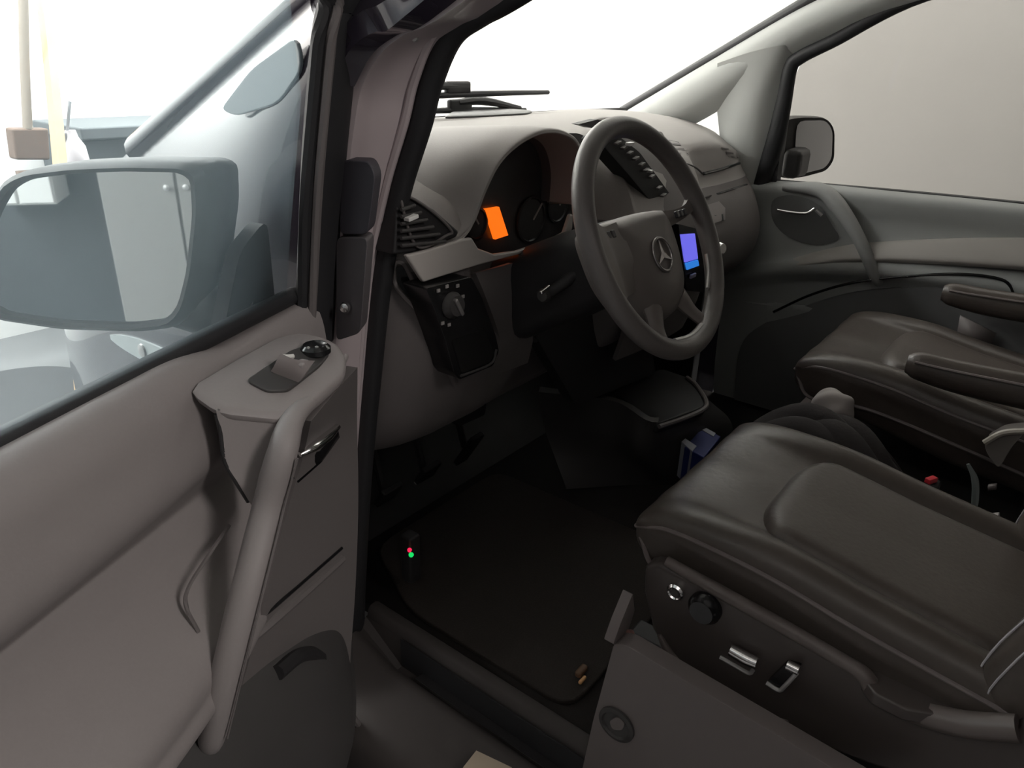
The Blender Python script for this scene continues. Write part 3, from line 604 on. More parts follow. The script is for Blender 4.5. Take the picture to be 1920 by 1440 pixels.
obj('handle_recess', patch([(552, 856), (600, 846), (634, 806), (637, 820), (604, 866), (560, 905), (545, 892)], onFront, .006, .012), M_BLACK, rh)
obj('trim_groove', tube(line([(640, 1028), (600, 1063), (560, 1098), (515, 1137), (470, 1174)], onFront), .003, 20, 6), M_BLACK, door)
obj('trim_ridge', tube(line([(640, 1048), (600, 1084), (560, 1120), (510, 1164), (465, 1202)], onFront), .007, 20, 8), M_GREY2, door)
obj('pocket_seam', tube([onD(430, 985, .083), onD(385, 1050, .083), onD(352, 1105, .086), onD(350, 1140, .09), (onD(372, 1185, .098))], .0022, 30, 6), M_GREY2, door)
# map pocket with dark mouth
mp = []
for z, w in ((.83, .045), (.80, .085), (.72, .112), (.58, .115), (.46, .08), (.41, .03)):
    mp.append([dw(u, w*lerp(u, [.03, .10, .2, 1.1], [.4, .75, 1, 1]), z-.12*lerp(u, [.0, .3, 1], [1, .0, 0])) for u in (.02, .06, .12, .22, .34, .6, 1.12)])
obj('map_pocket', shell(smooth2(mp, 30, 40), -.012, -DW), M_DARK2, door, label='dark map pocket along the door foot')
obj('pocket_arch', tube([onD(520, 1262, .10), onD(560, 1230, .10), onD(590, 1228, .098), onD(608, 1250, .095), onD(612, 1300, .09)], .010, 24, 8), M_DARK, door)
obj('lower_seal', tube([onD(608, 1290, .05), onD(650, 1330, .045), onD(690, 1390, .04), onD(704, 1450, .035), onD(706, 1560, .03)], .006, 30, 8), M_GREY2, door)
obj('door_foot', prism([onD(a, b, .034) for a, b in [(560, 1280), (612, 1295), (652, 1335), (690, 1395), (702, 1450), (700, 1600), (500, 1600)]], -DW*.03), M_DARK, door)
# outside mirror on the door, face turned back
def mh(w, z, u): return dw(u, w, z)
mpt = dw(.150, -.190, 1.270); ma_ = DW-.10*DU; mn = np.cross(ma_, A([0, 0, 1.])); mn /= np.linalg.norm(mn); mn = mn if mn@(CAM-mpt) > 0 else -mn
go = A([onP(a, b, mpt, mn) for a, b in [(24, 352), (60, 334), (140, 324), (240, 320), (338, 322), (362, 334), (366, 400), (354, 510), (338, 572), (316, 598), (250, 606), (120, 602), (10, 586), (-30, 560), (-28, 480), (-4, 400)]])
go = rpoly(go, .012, 3); gc = go.mean(0)
hz = lambda k, d: gc+(go-gc)*k+mn*d
mhs = obj('mirror_housing', loft([hz(.99, -.004), hz(1.0, .006), hz(1.05, .009), hz(1.115, .0), hz(1.135, -.035), hz(1.08, -.08), hz(.80, -.12), hz(.3, -.135)]), M_DARK2, door, label='dark wing mirror housing seen through glass')
obj('mirror_glass', loft([hz(.992, .0), hz(.992, -.006)]), M_MIRROR, mhs, smooth=False, label='mirror glass')
obj('mirror_arm', tube([dw(.07, -.02, 1.17), dw(.085, -.06, 1.18), dw(.11, -.10, 1.20)], .035, 10, 12), M_DARK2, door)
obj('mirror_foot', prism(rpoly([dw(.03, -.012, 1.15), dw(.16, -.012, 1.15), dw(.10, -.006, 1.27), dw(.04, -.003, 1.30)], .02), -DW*.02), M_DARK, door)

# ------------------------------------------------------------------ far (passenger) door, shut
pdoor = thing('cab_door', 'grey passenger door, shut, with chrome handle and wing mirror', 'car door', (.85, -.2, .4))
def rx(z): return lerp(z, [.42, .6, .80, .86, .90, .935, .955, .98, 1.0, 1.03, 1.06, 1.10, 1.14, 1.165, 1.178], [.80, .76, .745, .75, .752, .752, .742, .725, .735, .77, .782, .784, .776, .776, .80])
ZP = [.42, .6, .80, .86, .90, .935, .955, .975, .995, 1.02, 1.05, 1.10, 1.14, 1.165, 1.178]
rows = []
for y, dz in ((.33, -.02), (.25, -.01), (.1, -.003), (-.1, .0), (-.3, .004), (-.6, .006), (-.85, .006)):
    lo = lerp(y, [-.2, .05, .2, .33], [0, -.025, -.065, -.10])
    rows.append([(rx(z)+.02*max(0, y-.2), y, z+dz+(lo if .82 < z < 1.04 else 0)) for z in ZP])
ptr_ = obj('trim_panel', shell(smooth2(rows, 50, 60), .008), M_PANEL_R, pdoor, label='grey far door trim with a ledge')
obj('lower_panel', shell(smooth2([[onX(1455, 592, .742), onX(1600, 548, .738), onX(1780, 540, .735), onX(1905, 570, .735), A([.735, -.75, .93])], [A([.735, .24, .66]), A([.725, 0, .70]), A([.725, -.25, .72]), A([.725, -.5, .75]), A([.725, -.75, .75])], [A([.75, .24, .45]), A([.75, 0, .45]), A([.75, -.25, .45]), A([.75, -.5, .45]), A([.75, -.75, .45])]], 14, 24), .012, (1, 0, 0)), M_PANEL_RD, pdoor, label='dark lower door panel')
lg = []
for t, (a0, b0, a1, b1) in enumerate([(1418, 494, 1424, 508), (1500, 478, 1500, 497), (1600, 461, 1600, 485), (1750, 452, 1750, 487), (1920, 450, 1920, 497), (2150, 462, 2150, 515)]):
    p = onX(a0, b0, .752); q = onX(a1, b1, .722); lg.append([p+A([.012, 0, .004]), p, (p+q)/2+A([-.002, 0, .003]), q, q+A([.006, 0, -.012])])
obj('door_ledge', shell(smooth2(lg, 40, 16), .012, (1, 0, -.4)), mat('ledge_toplit_grey', (.36, .34, .315), .5), pdoor, label='rounded ledge along the far door, coloured paler as if lit from above')  # paler grey imitates light falling on the ledge from above
obj('panel_groove', tube([onX(a, b, .722) for a, b in [(1450, 585), (1520, 553), (1600, 530), (1700, 518), (1800, 514), (1870, 522), (1895, 538), (1903, 570)]], .004, 40, 8), M_BLACK, pdoor)
obj('door_shell', shell(A([[(.93, y, z) if z < 1 else (.92, y, z) for z in (.40, .7, .95, 1.15)] for y in (.30, -.2, -.8)]), .02), M_PAINT, pdoor)
obj('belt_seal', tube([(.815, .29, 1.168), (.82, -.2, 1.182), (.82, -.8, 1.188)], .009, 16, 8), M_RUB, pdoor)
wp = [onX(1425, 352, .80), onX(1452, 270, .785), onX(1470, 190, .765), onX(1482, 128, .75), onX(1500, 108, .745), onX(1560, 78, .742), onX(1760, -18, .74), A([.735, -.45, 1.715]), A([.735, -.8, 1.72])]
obj('window_frame', tube(wp, [.030, .028, .022, .020, .018, .017, .018, .02], 70, 12, flat=.8, up=(0, 1, 0)), M_RUB, pdoor, label='black frame of the far window')
obj('frame_foot', prism(rpoly([onX(a, b, .79) for a, b in [(1408, 345), (1440, 210), (1475, 200), (1455, 345)]], .01), (.04, 0, 0)), M_RUB, pdoor, bevel=.004)
obj('window_glass', shell(A([[(.90-.23*(z-1.16)/1.0, y0_*(1-k)-.78*k, z) for k in (0, .5, 1)] for z, y0_ in ((1.16, .27), (1.42, .265), (1.52, .23), (1.62, .03), (1.70, -.13))]), .004), G_TINT, pdoor, label='lightly tinted far window pane')
onPan = finder(ptr_)
hr = obj('handle_recess', patch([tuple(q) for q in cr(A([(1448, 378), (1475, 366), (1510, 371), (1538, 388), (1562, 425), (1572, 448), (1530, 460), (1480, 445), (1450, 415)]), 36, True)], onPan, .003, .006), mat('recess_grey', (.15, .152, .15), .6), pdoor)
obj('release_handle', tube([onPan(1458, 394, .02), onPan(1480, 398, .024), onPan(1512, 400, .024), onPan(1528, 391, .02)], [.0055, .006, .006, .005], 20, 10), M_CHROME, hr, label='chrome release handle')
obj('handle_lock', tube([onPan(1530, 394, .02), onPan(1541, 404, .02)], .005, 4, 8), M_SILVER, hr)
obj('pull_handle', tube([onX(1470, 352, .775), onX(1535, 356, .76), onX(1570, 385, .745), onX(1612, 450, .728), onX(1640, 515, .728), onX(1648, 530, .745)], [.012, .022, .024, .018, .017, .014], 40, 12, flat=1.0), mat('pull_grey', (.30, .305, .295), .55), pdoor, label='pale grey slanting pull handle')
fpt = A([1.02, .20, 1.28]); fn = A([-.5, -.866, 0])
ho = rpoly([onP(a, b, fpt, fn) for a, b in [(1464, 224), (1500, 218), (1548, 219), (1564, 240), (1563, 300), (1548, 321), (1500, 334), (1466, 336), (1458, 290)]], .03); hcn = ho.mean(0)
gl2 = rpoly([onP(a, b, fpt, fn) for a, b in [(1491, 226), (1545, 225), (1558, 244), (1556, 297), (1543, 315), (1494, 327), (1487, 285)]], .03)
hy = lambda k, d: hcn+(ho-hcn)*k+fn*d
hs2 = obj('mirror_housing', loft([hy(.9, .004), hy(.97, .006), hy(1.0, -.006), hy(1.0, -.04), hy(.85, -.09), hy(.4, -.11)]), M_DARK2, pdoor, label='dark far wing mirror')
obj('mirror_glass', prism(gl2+fn*.008, -fn*.004), M_MIRROR, hs2, smooth=False)
obj('mirror_arm', box((.925, .23, 1.22), (.11, .06, .09)), M_DARK2, pdoor, bevel=.02)

# ------------------------------------------------------------------ seats
def seat(name, label, xl, xr, y0, y1, zf, zr, driver):
    t = thing(name, label, 'car seat', ((xl+xr)/2, (y0+y1)/2, .44))
    cx = (xl+xr)/2; hw = (xr-xl)/2
    def ring(y, zt, th, k, bol):
        top = [(-1.0, -.35*th), (-1.015, -.13*th), (-.97, bol*.55), (-.86, bol), (-.72, bol*.75), (-.6, .004), (-.3, .0), (0, .002), (.3, .0), (.6, .004), (.72, bol*.75), (.86, bol), (.97, bol*.55), (1.015, -.13*th), (1.0, -.35*th), (.97, -.8*th), (.85, -th), (.3, -th), (-.3, -th), (-.85, -th), (-.97, -.8*th)]
        return cr(A([(cx+s*hw*k, y, zt+d) for s, d in top]), 84, True)
    ys = [(y0-.012, zf-.030, .012, .93, .0), (y0-.008, zf-.016, .045, .955, .002), (y0-.022, zf-.004, .075, .98, .005), (y0-.06, zf+.002, .10, 1.0, .012), (y0-.12, zf, .11, 1.0, .02),
          (y0-.22, zf*.8+zr*.2, .115, 1.0, .028), (y0-.34, zf*.4+zr*.6, .12, 1.0, .03), (y1, zr, .12, 1.0, .03)]
    R = [ring(y, z, th, k, b) for y, z, th, k, b in ys]; R = A(R); R = np.stack([cr(R[:, j], 40) for j in range(R.shape[1])], 1)
    cu = obj('cushion', loft(R), M_LEATHER, t, label='dark leather cushion')
    # raised centre panel with a rounded front
    P = []
    for v in np.linspace(0, 1, 24):
        row = []
        for s in np.linspace(-1, 1, 25):
            yf = y0-.145-.05*abs(s)**4; y = yf+(y1-yf)*v
            z = lerp(y, [y1, y0-.34, y0-.22, y0-.12], [zr, zf*.4+zr*.6, zf*.8+zr*.2, zf])
            e = min(1, (1-abs(s))/.12)*min(1, v/.07); e = e**.5
            row.append((cx+s*hw*.70, y, z+.004*abs(s)+(-.012+.030*e)))
        P.append(row)
    obj('cushion_insert', shell(P, -.01, (0, 0, 1)), M_INSERT, cu, label='raised padded centre panel')
    for s in (-1, 1):
        sg = [(cx+s*hw*1.005, y, z-.012+b*.3) for y, z, th, k, b in ys[3:]]
        f0 = [(cx+s*hw*.945, y0-.006, zf-.030), (cx+s*hw*.985, y0-.028, zf-.018)]
        obj('piping', tube(f0+sg, .0035, 40, 8), mat('piping_highlight_brown', (.16, .135, .13), .45), cu)  # lighter brown imitates highlights along the piping
    # lower edge seam
    for s in (-1, 1):
        obj('piping', tube([(cx+s*hw*.95, y0-.016, zf-.045), (cx+s*hw*1.0, y0-.06, zf-.085), (cx+s*hw*1.012, y0-.2, zf-.075), (cx+s*hw*1.012, y1, zr-.07)], .004, 30, 8), mat('piping_highlight_brown', (.16, .135, .13), .45), cu)
    # backrest leaning back
    def bring(z):
        yb = y1-.005-.30*max(0, z-zr)-.06*max(0, (zr-z))
        w = hw*lerp(z, [zr-.08, zr+.1, zr+.45, zr+.62], [.96, 1.04, 1.02, .8]); bo = lerp(z, [zr-.08, zr+.05, zr+.4, zr+.62], [.02, .055, .055, .01])
        p = [(-1.0, -.06), (-1.02, .0), (-.97, bo*.8), (-.88, bo), (-.76, bo*.85), (-.62, .012), (-.3, .0), (.3, .0), (.62, .012), (.76, bo*.85), (.88, bo), (.97, bo*.8), (1.02, .0), (1.0, -.06), (.9, -.10), (0, -.115), (-.9, -.10)]
        return cr(A([(cx+s*w, yb+d, z) for s, d in p]), 68, True)
    zs = np.linspace(zr-.08, zr+.62, 18)
    bk = obj('backrest', loft([bring(z) for z in zs]), M_LEATHER, t, label='dark leather backrest with side bolsters')
    for s in (-1, 1):
        for q in (.90, .99):
            ln = []
            for z in np.linspace(zr-.06, zr+.5, 10):
                b_ = bring(z); j = np.argmin(np.abs(b_[:, 0]-(cx+s*q*(b_[:, 0].max()-b_[:, 0].min())/2.04))+10*(b_[:, 1] < np.median(b_[:, 1])-.02))
                ln.append(b_[j]+A([0, .0015, 0]))
            obj('stitching', tube(ln, .0013, 30, 5), mat('pale_thread', (.42, .40, .42), .8), bk, label='pale stitching')
    obj('headrest', join(tube([(cx-.12, y1-.27, zr+.74), (cx, y1-.255, zr+.75), (cx+.12, y1-.27, zr+.74)], [.04, .06, .06, .04], 12, 14, flat=.6, up=(0, 0, 1)), tube([(cx-.07, y1-.24, zr+.55), (cx-.07, y1-.26, zr+.72)], .006, 4, 8), tube([(cx+.07, y1-.24, zr+.55), (cx+.07, y1-.26, zr+.72)], .006, 4, 8)), M_LEATHER, t)
    return t, cu, bk
ds, dcu, dbk = seat('leather_seat', 'dark leather driver seat with chrome adjuster switches on its side', -.678, -.268, -.112, -.61, .885, .828, True)
# plastic side trim
sx = -.700
val = pX([(1207, 1062), (1232, 1056), (1330, 1108), (1460, 1178), (1560, 1235), (1618, 1272), (1640, 1304), (1700, 1332), (1800, 1362), (1906, 1374), (1940, 1340), (1990, 1500), (1780, 1480), (1640, 1440), (1480, 1378), (1330, 1318), (1262, 1256), (1222, 1180), (1206, 1110)], sx)
sv = obj('side_trim', prism(val, (.05, 0, 0)), M_SEATPL, ds, bevel=.008, bseg=3, label='dark plastic side trim')
obj('trim_ledge', tube(pX([(1250, 1052), (1330, 1098), (1460, 1170), (1560, 1228), (1618, 1264), (1642, 1298), (1700, 1328), (1800, 1356), (1910, 1366)], sx+.006), [.008, .010, .010, .010, .012, .014, .016, .016], 60, 10), mat('ledge_highlight_brown', (.13, .108, .10), .45), sv)  # lighter brown puts the lit edge of the trim into the colour
obj('lower_ridge', tube(pX([(1236, 1190), (1262, 1236), (1300, 1272), (1370, 1318), (1430, 1346), (1478, 1356)], sx-.002), [.004, .009, .010, .010, .009, .004], 40, 10), mat('ledge_highlight_brown', (.13, .108, .10), .45), sv)  # highlight along the lower ridge coloured in the same way
obj('trim_shelf', prism([onZ(a, b, .80) for a, b in [(1300, 1030), (1760, 1262), (1860, 1300), (1880, 1360), (1700, 1330), (1640, 1300), (1610, 1260), (1260, 1060)]], (0, 0, -.02)), M_SEATPL, ds, bevel=.004)
bt = obj('round_button', lathe([(.013, 0), (.013, .006), (.010, .009), (.007, .006), (.001, .006)], onX(1269, 1107, sx), (-1, 0, 0), 24), M_CHROME, sv, label='round chrome button')
obj('button_core', lathe([(.007, .0065), (.006, .009), (.001, .0095)], onX(1269, 1107, sx), (-1, 0, 0), 16), M_DARK2, bt)
obj('lumbar_knob', lathe([(.024, 0), (.024, .008), (.019, .014), (.017, .018), (.001, .018)], onX(1324, 1137, sx), (-1, 0, 0), 28), M_BLACK, sv, label='black lumbar knob')
def bar(px, w, m, name, lab, n=0.012):
    return obj(name, tube([onX(*p, sx-n) for p in px], w, 8, 10), m, sv, label=lab)
s1 = bar([(1370, 1218), (1398, 1234), (1420, 1244)], [.0085, .0095, .0085], M_CHROME, 'cushion_switch', 'bright bar shaped seat switch')
obj('switch_outline', tube(pX([(1350, 1232), (1378, 1248), (1404, 1262), (1412, 1256)], sx-.002), .003, 20, 8), M_SILVER, s1)
s2 = obj('backrest_switch', prism(rpoly(pX([(1472, 1246), (1500, 1254), (1462, 1294), (1436, 1282)], sx-.012), .004), (.014, 0, 0)), M_BLACK, sv, bevel=.003, label='upright backrest switch')
obj('switch_cap', tube(pX([(1476, 1246), (1498, 1257)], sx-.014), .007, 6, 10), M_CHROME, s2)
obj('switch_outline', tube(pX([(1437, 1280), (1460, 1294), (1472, 1286), (1494, 1262)], sx-.014), .003, 20, 8), M_SILVER, s2)
ped = thing('seat_pedestal', 'grey metal pedestal box under the driver seat with a round plug', 'seat pedestal', (-.43, -.33, .44))
PX = -.772; pe = pX([(1151, 1206), (1174, 1210), (1560, 1440), (1720, 1535), (1082, 1535), (1092, 1440), (1112, 1350)], PX)
obj('side_panel', prism(rpoly(pe, .008), (.03, 0, 0)), M_PED, ped, bevel=.006, bseg=3, label='grey side panel')
obj('box', box((-.46, -.40, .525), (.50, .46, .16)), M_DARK2, ped, bevel=.01)
py_ = pe[0][1]-.002
obj('front_flange', prism(rpoly(pY([(1187, 1112), (1190, 1146), (1174, 1196), (1176, 1214), (1150, 1208), (1164, 1168)], py_), .004), (0, .016, 0)), M_PED, ped, bevel=.003)
pg = obj('round_plug', lathe([(.030, 0), (.030, .004), (.024, .006), (.022, .002), (.001, .002)], onX(1157, 1357, PX-.0005), (-1, 0, 0), 32), M_DARK2, ped, label='round dark plug')
obj('plug_centre', prism(rpoly(pX([(1142, 1352), (1158, 1344), (1172, 1356), (1166, 1370), (1148, 1368)], PX-.006), .006), (.006, 0, 0)), M_PED, pg)
obj('seat_rail', box((-.63, -.34, .622), (.04, .44, .03)), M_DARK, ped, bevel=.004)
obj('rail_bolt', lathe([(.008, 0), (.007, .008), (.001, .009)], onX(1182, 1190, -.735), (-1, .3, .6), 16), mat('bolt_red', (.35, .2, .18), .4, .5), ped, label='reddish bolt head on the rail')
psx = thing('seat_pedestal', 'dark pedestal box with pale front edge under the passenger seat', 'seat pedestal', (.37, -.33, .44))
obj('box', prism([(.15, -.06, .62), (.15, -.60, .62), (.15, -.60, .43), (.15, -.05, .43)], (.44, 0, 0)), M_DARK2, psx, bevel=.01)
obj('front_edge', box((.37, -.052, .615), (.43, .024, .028)), M_PED, psx, bevel=.006)
ps, pcu, pbk = seat('leather_seat', 'dark leather passenger seat on the far side with two armrests', .115, .595, -.09, -.61, .885, .828, False)
def armrest(px, tops, lab):
    x = px; P = []
    tip, zt = tops
    obj('armrest', tube([(x, tip+.004, zt-.030), (x, tip-.02, zt-.030), (x, tip-.10, zt-.034), (x, tip-.25, zt-.030), (x, tip-.36, zt-.025)], [.020, .030, .034, .036, .038], 30, 20, flat=.85, up=(0, 0, 1)), M_LEATHER, ps, label=lab)
    for s in (-1, 1):
        obj('armrest_piping', tube([(x+s*.024, tip-.012, zt-.016), (x+s*.028, tip-.10, zt-.014), (x+s*.030, tip-.34, zt-.004)], .003, 20, 6), mat('piping_highlight_brown', (.16, .135, .13), .45), ps)
armrest(.115, (-.325, .965), 'near dark leather armrest'); armrest(.625, (-.300, 1.000), 'far dark leather armrest')
obj('seat_bracket', prism([onX(a, b, .705) for a, b in [(1800, 592), (1868, 626), (1846, 668), (1790, 650)]], (.008, 0, 0)), M_PED, pdoor, label='pale trim piece behind the armrest')

# ------------------------------------------------------------------ things between and under the seats
def lump(name, label, cat, ctr, rad, m, seed, ridge, amp, group=None, n=40):
    rs = np.random.RandomState(seed); ph = rs.rand(6)*6
    V = []
    rings = []
    for i, v in enumerate(np.linspace(.02, math.pi-.02, n)):
        row = []
        for a in np.linspace(0, 2*np.pi, n*2, endpoint=False):
            d = A([math.sin(v)*math.cos(a), math.sin(v)*math.sin(a), math.cos(v)])
            w = 1+amp*math.sin(ridge*d[1]+4*d[0]+ph[0]+1.5*math.sin(3*d[2]+ph[1]))+amp*.6*math.sin(ridge*1.7*d[2]+5*d[1]+ph[2])
            row.append(A(ctr)+d*A(rad)*w)
        rings.append(row)
    o = obj(name, loft(rings), m); return tag(o, label, cat, group)
def jack(t, v, off=0.):
    x = .112-.300*t; y = -.08-.45*v
    arch = max(0, math.sin(math.pi*t))**.55*max(0, math.sin(math.pi*min(1, v*1.15+.14)))**.55
    q = 15*t+4.5*v*v+1.2*math.sin(5*v)
    fold = .020*(abs(math.sin(q))**.7-.6)+.008*math.sin(31*t-9*v+2*math.sin(7*v))
    return A((x, y, .60+.225*arch*(1-.12*v)+fold*arch+off))
jo = obj('jacket', shell([[jack(t, v) for t in np.linspace(0, 1, 80)] for v in np.linspace(0, 1, 44)], -.02), M_CLOTH); tag(jo, 'black folded jacket heaped between the two front seats', 'jacket')
for k in range(4):
    obj('fold', tube([jack(.22+.15*k-.05*v-.06*v*v, v, .008) for v in np.linspace(.12, .85, 8)], [.003, .009, .010, .009, .003], 30, 8), M_CLOTH, jo)
ch = thing('centre_box', 'dark storage box carrying the heap between the seats', 'box', (-.04, -.3, .44))
obj('body', box((-.045, -.31, .505), (.22, .50, .12)), M_DARK, ch, bevel=.02, bseg=3)
lump('pale_cloth', 'pale grey rumpled cloth sticking out in front of the black jacket', 'cloth', onZ(1560, 766, .815), (.035, .045, .045), mat('pale_cloth', (.42, .39, .37), .8), 3, 3, .06)
bu = thing('belt_buckle', 'black seat belt buckle with a red release button', 'buckle', tuple(onZ(1745, 905, .79)))
bp_ = onZ(1746, 900, .80)
obj('buckle_body', box(bp_+A([.006, -.006, -.035]), (.03, .02, .06)), M_DARK, bu, bevel=.004)
obj('red_button', box(bp_, (.024, .012, .010), ((.9, -.42, 0), (.42, .9, 0), (0, 0, 1))), mat('red_plastic', (.75, .04, .06), .4), bu, bevel=.002, label='red button')
hbk = thing('belt_stalk', 'slim pale metal belt stalk standing beside the driver backrest', 'belt stalk', tuple(onX(1822, 930, -.08)))
obj('strap', tube([onX(1815, 870, -.08), onX(1828, 900, -.08), onX(1828, 940, -.08), onX(1822, 980, -.08)], [.003, .006, .006, .002], 20, 8, flat=.6), mat('pale_metal', (.30, .34, .33), .35, .3), hbk)
fb = thing('pale_bottle_cap', 'cream plastic lid lying behind the jacket by the passenger backrest', 'lid', tuple(onX(1880, 840, .02)))
obj('lid', prism(rpoly(pX([(1845, 832), (1880, 812), (1925, 808), (1900, 835), (1872, 880), (1850, 850)], .02), .01), (.05, 0, 0)), mat('cream_plastic', (.20, .18, .165), .6), fb, bevel=.005)
obj('rim', tube(pX([(1846, 830), (1880, 812), (1925, 808)], .018), .006, 12, 8), mat('cream_rim', (.38, .35, .30), .5), fb)
wc = thing('white_clip', 'small white plastic clip deep beside the driver backrest', 'clip', tuple(onX(1862, 978, -.05)))
obj('clip_body', prism(pX([(1842, 972), (1872, 968), (1874, 992), (1862, 994)], -.05), (.02, 0, 0)), mat('white_plastic', (.55, .52, .5), .5), wc, bevel=.002)
obj('clip_slot', prism(pX([(1852, 912), (1868, 910), (1868, 918), (1852, 920)], -.05), (.01, 0, 0)), M_PED, wc)
bx = thing('blue_packet', 'blue packet with white ends on the cab floor beside the console', 'packet', tuple(onZ(1310, 835, .56)))
q0 = [onZ(a, b, .62) for a, b in [(1283, 838), (1318, 800), (1352, 818), (1320, 858)]]
obj('carton', prism(q0, (0, 0, -.16)), mat('blue_card', (.02, .03, .14), .5), bx, bevel=.003)
obj('white_band', prism([onZ(a, b, .622) for a, b in [(1278, 828), (1285, 822), (1306, 836), (1298, 846)]], (0, 0, -.10)), mat('white_card', (.35, .36, .40), .6), bx, smooth=False)
obj('white_band', prism([onZ(a, b, .622) for a, b in [(1308, 801), (1314, 797), (1342, 812), (1338, 818)]], (0, 0, -.02)), mat('white_card', (.35, .36, .40), .6), bx, smooth=False)
# floor mat, pedals, plug with leds
fm = obj('floor_mat', prism(rpoly([(-.70, -.05, .442), (-.70, .35, .442), (-.60, .56, .442), (-.15, .56, .442), (-.15, -.05, .442)], .05), (0, 0, .012)), mat('brown_mat', (.038, .031, .027), .95, noise=.3, nscale=300, bump=.5), bevel=.004)
tag(fm, 'dark brown carpet floor mat in the driver footwell', 'floor mat')
for i, (x, lab) in enumerate(((-.56, 'black clutch pedal, leftmost in the dark footwell'), (-.43, 'black brake pedal, in the middle of the dark footwell'), (-.28, 'long black accelerator pedal, rightmost in the footwell'))):
    p = thing('pedal', lab, 'pedal', (x, .55, .55), 'footwell pedals')
    obj('pad', box((x, .55, .58), (.06 if i < 2 else .045, .016, .06 if i < 2 else .12), ((1, 0, 0), (0, .8, .5), (0, -.5, .8))), M_RUB, p, bevel=.004)
    obj('lever', tube([(x, .565, .58), (x, .60, .70), (x, .66, .85)], .009, 10, 8), M_DARK, p)
lc = onX(769, 1037, -.70)
ob = thing('diagnostic_plug', 'black diagnostic plug with one red and one green light in the footwell', 'plug', tuple(lc))
obj('plug_body', box(lc+A([.02, .02, -.03]), (.03, .03, .11)), M_DARK, ob, bevel=.005)
obj('red_light', lathe([(.0045, 0), (.004, .003), (.001, .004)], onX(768, 1031, -.70), (-1, -.8, .3), 16), mat('red_led', (1., .02, .09), .4, emit=1.0), ob, label='lit red light')
obj('green_light', lathe([(.0052, 0), (.0045, .003), (.001, .004)], onX(771, 1040, -.70), (-1, -.8, .3), 16), mat('green_led', (.01, .75, .14), .4, emit=.9), ob, label='lit green light')
tc = thing('tan_clip', 'small tan clip on the floor mat beside the pedestal', 'clip', tuple(onZ(1090, 1262, .46)))
obj('clip_body', box(onZ(1090, 1258, .465), (.03, .014, .014)), mat('tan_plastic', (.16, .09, .05), .5), tc, bevel=.005)
obj('clip_tip', box(onZ(1092, 1275, .462), (.022, .008, .008)), mat('amber_tip', (.8, .45, .2), .4), tc, bevel=.004)

# ------------------------------------------------------------------ workshop things seen through the glass
M_WOOD = mat('pale_wood', (.42, .29, .17), .7, noise=.15, nscale=8)
def stand(px, py, y): p = onY(px, py, y); return p
bench = thing('workbench', 'low dark workbench against the white front wall', 'bench', (-.15, 3.7, 0))
b0 = onY(150, 240, 3.4); b1 = onY(420, 246, 3.4)
obj('top', box(((b0[0]+1.2)/2, 3.68, b0[2]-.03), (1.2-b0[0], .56, .06)), mat('bench_slate', (.10, .11, .115), .6), bench, bevel=.01)
obj('cabinet', box(((b0[0]+1.2)/2, 3.72, (b0[2]-.06)/2), (1.15-b0[0], .54, b0[2]-.06)), mat('bench_slate2', (.085, .095, .10), .6), bench, bevel=.01)
br = thing('broom', 'brown broom stood head down against the wall with a thin pole', 'broom', tuple(onY(55, 300, 3.3)))
h0 = onY(22, 241, 3.3); h1 = onY(92, 241, 3.3); h2 = onY(95, 300, 3.3); h3 = onY(30, 300, 3.3)
obj('head', prism([h0, h1, h2, h3], (0, .08, 0)), mat('brown_bristle', (.16, .11, .085), .9, noise=.2, nscale=40), br, bevel=.01)
obj('handle', tube([onY(52, 242, 3.32), onY(46, 110, 3.34), onY(41, -160, 3.36)], .02, 10, 10), mat('grey_wood', (.26, .22, .18), .8), br)
obj('brush_foot', box(onY(62, 320, 3.34)+A([0, 0, -.35]), (.12, .08, .7)), mat('brown_bristle', (.16, .11, .085), .9), br)
po = thing('wooden_post', 'pale wooden post leaning on the wall right of the broom', 'post', tuple(onY(112, 300, 3.0)))
pq = [onY(112, 300, 3.00), onY(88, 60, 3.45), onY(70, -60, 3.66)]
dn = (pq[0]-pq[1]); fx = pq[0]+dn*(pq[0][2]/-dn[2])*0.99
obj('pole', tube([A([fx[0], fx[1], .02]), pq[0], pq[1], pq[2]], .028, 16, 4), M_WOOD, po)
bo = thing('spray_bottle', 'white bottle with a thin straw beside the wooden post', 'bottle', tuple(onY(143, 300, 3.2)))
bc = onY(143, 300, 3.2)
obj('bottle_body', lathe([(.001, -.25), (.05, -.25), (.055, .0), (.05, .06), (.028, .10), (.022, .13), (.001, .13)], bc, (0, 0, 1), 24), mat('bottle_white', (.65, .6, .62), .4), bo)
obj('straw', tube([bc+A([-.015, 0, .12]), onY(131, 190, 3.2)], .007, 4, 8), mat('straw_grey', (.3, .31, .32), .5), bo)
obj('trigger', box(bc+A([-.04, 0, .09]), (.04, .03, .07)), mat('trigger_grey', (.30, .30, .31), .5), bo, bevel=.008)
stl = thing('bottle_shelf', 'narrow grey stand carrying the broom and the white bottle', 'stand', (bc[0], 3.2, 0))
obj('post', box((bc[0], 3.2, (bc[2]-.25)/2), (.16, .16, bc[2]-.25)), mat('stand_grey', (.3, .3, .3), .7), stl, bevel=.005)
sk_ = thing('tool_handle', 'short dark tool handle standing up from the workbench', 'tool', tuple(onY(345, 240, 3.55)))
obj('handle', tube([onY(350, 262, 3.55), onY(342, 215, 3.55), onY(334, 186, 3.55)], [.022, .024, .020], 8, 10), mat('tool_grey', (.10, .10, .10), .6), sk_)
wl_ = thing('spare_wheel', 'spare alloy wheel lying on the floor ahead of the van', 'wheel', tuple(onZ(60, 830, .0)))
wc_ = onZ(45, 830, .0); wc_[2] = .11
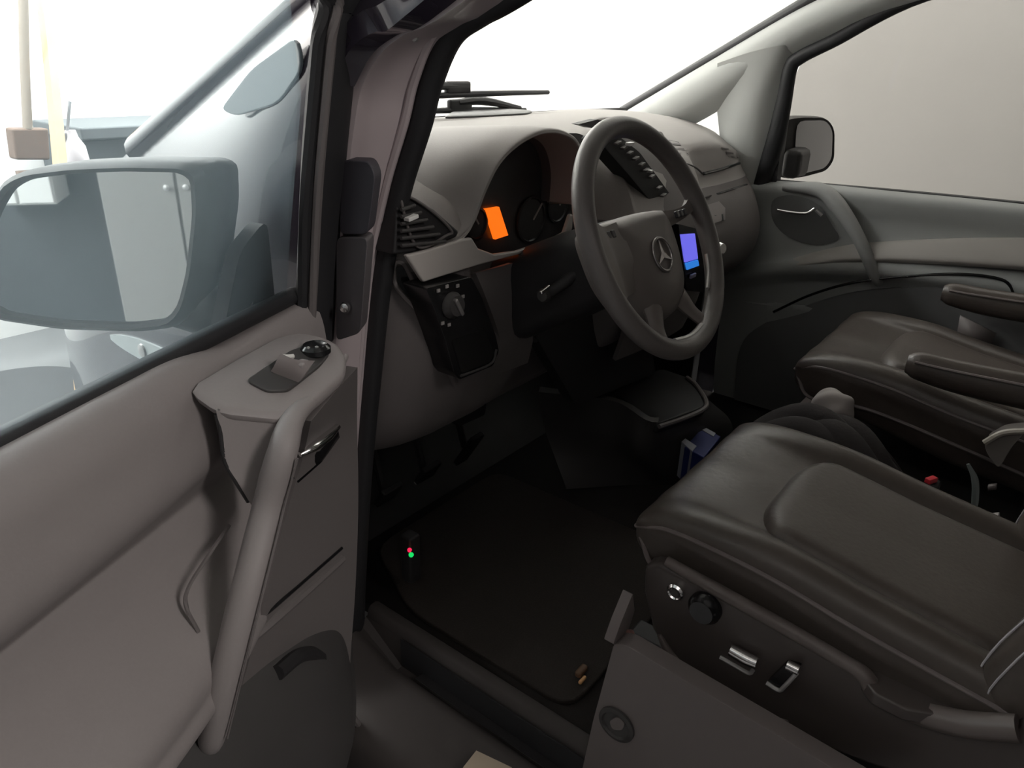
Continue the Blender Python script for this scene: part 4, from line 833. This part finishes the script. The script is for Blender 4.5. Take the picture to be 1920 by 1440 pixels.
obj('tyre', lathe([(.20, -.10), (.30, -.105), (.33, -.07), (.33, .07), (.30, .105), (.21, .10)], wc_, (0, 0, 1), 44), M_RUB, wl_)
rmw = obj('rim', lathe([(.21, .09), (.20, .10), (.185, .06), (.18, -.08), (.21, -.09)], wc_, (0, 0, 1), 40), M_SILVER, wl_)
for k in range(7):
    t = k*2*math.pi/7; d = A([math.cos(t), math.sin(t), 0])
    obj('wheel_spoke', tube([wc_+d*.03+A([0, 0, .05]), wc_+d*.10+A([0, 0, .06]), wc_+d*.19+A([0, 0, .05])], [.022, .016, .018], 8, 8, flat=1.1), M_SILVER, wl_)
    obj('wheel_nut', lathe([(.012, 0), (.010, .02), (.001, .022)], wc_+d*.055+A([0, 0, .066]), (0, 0, 1), 8), M_CHROME, wl_)

# added cupboards by the left wall, giving the wing mirror something to reflect
def cupboard(name, label, y0, y1, z0, z1, dpt, m):
    t = thing(name, label, 'cupboard', (-4.17+dpt/2, (y0+y1)/2, z0))
    x = -4.165
    obj('body', box((x+dpt/2, (y0+y1)/2, (z0+z1)/2), (dpt, y1-y0, z1-z0)), m, t, bevel=.006)
    for a, b in ((y0, (y0+y1)/2), ((y0+y1)/2, y1)):
        d_ = obj('door', box((x+dpt+.010, (a+b)/2, (z0+z1)/2), (.018, b-a-.012, z1-z0-.02)), m, t, bevel=.004)
        obj('knob', lathe([(.008, 0), (.014, .018), (.001, .022)], (x+dpt+.019, b-.04 if a == y0 else a+.04, (z0+z1)/2), (1, 0, 0), 12), M_SILVER, d_)
    if z0 < .2:
        obj('plinth', box((x+dpt/2, (y0+y1)/2, z0/2), (dpt-.06, y1-y0-.03, z0)), M_DARK, t)
cupboard('mirror_fill_cupboard', 'added white cupboard giving the driver side mirror a bright reflection at its upper left', 1.13, 1.42, .84, 1.30, .25, mat('white_cupboard', (.85, .85, .83), .5))
cupboard('mirror_fill_locker', 'added tall grey locker giving the right half of the driver side mirror a reflection', .30, .93, .10, 1.75, .35, mat('locker_grey', (.30, .29, .28), .5))
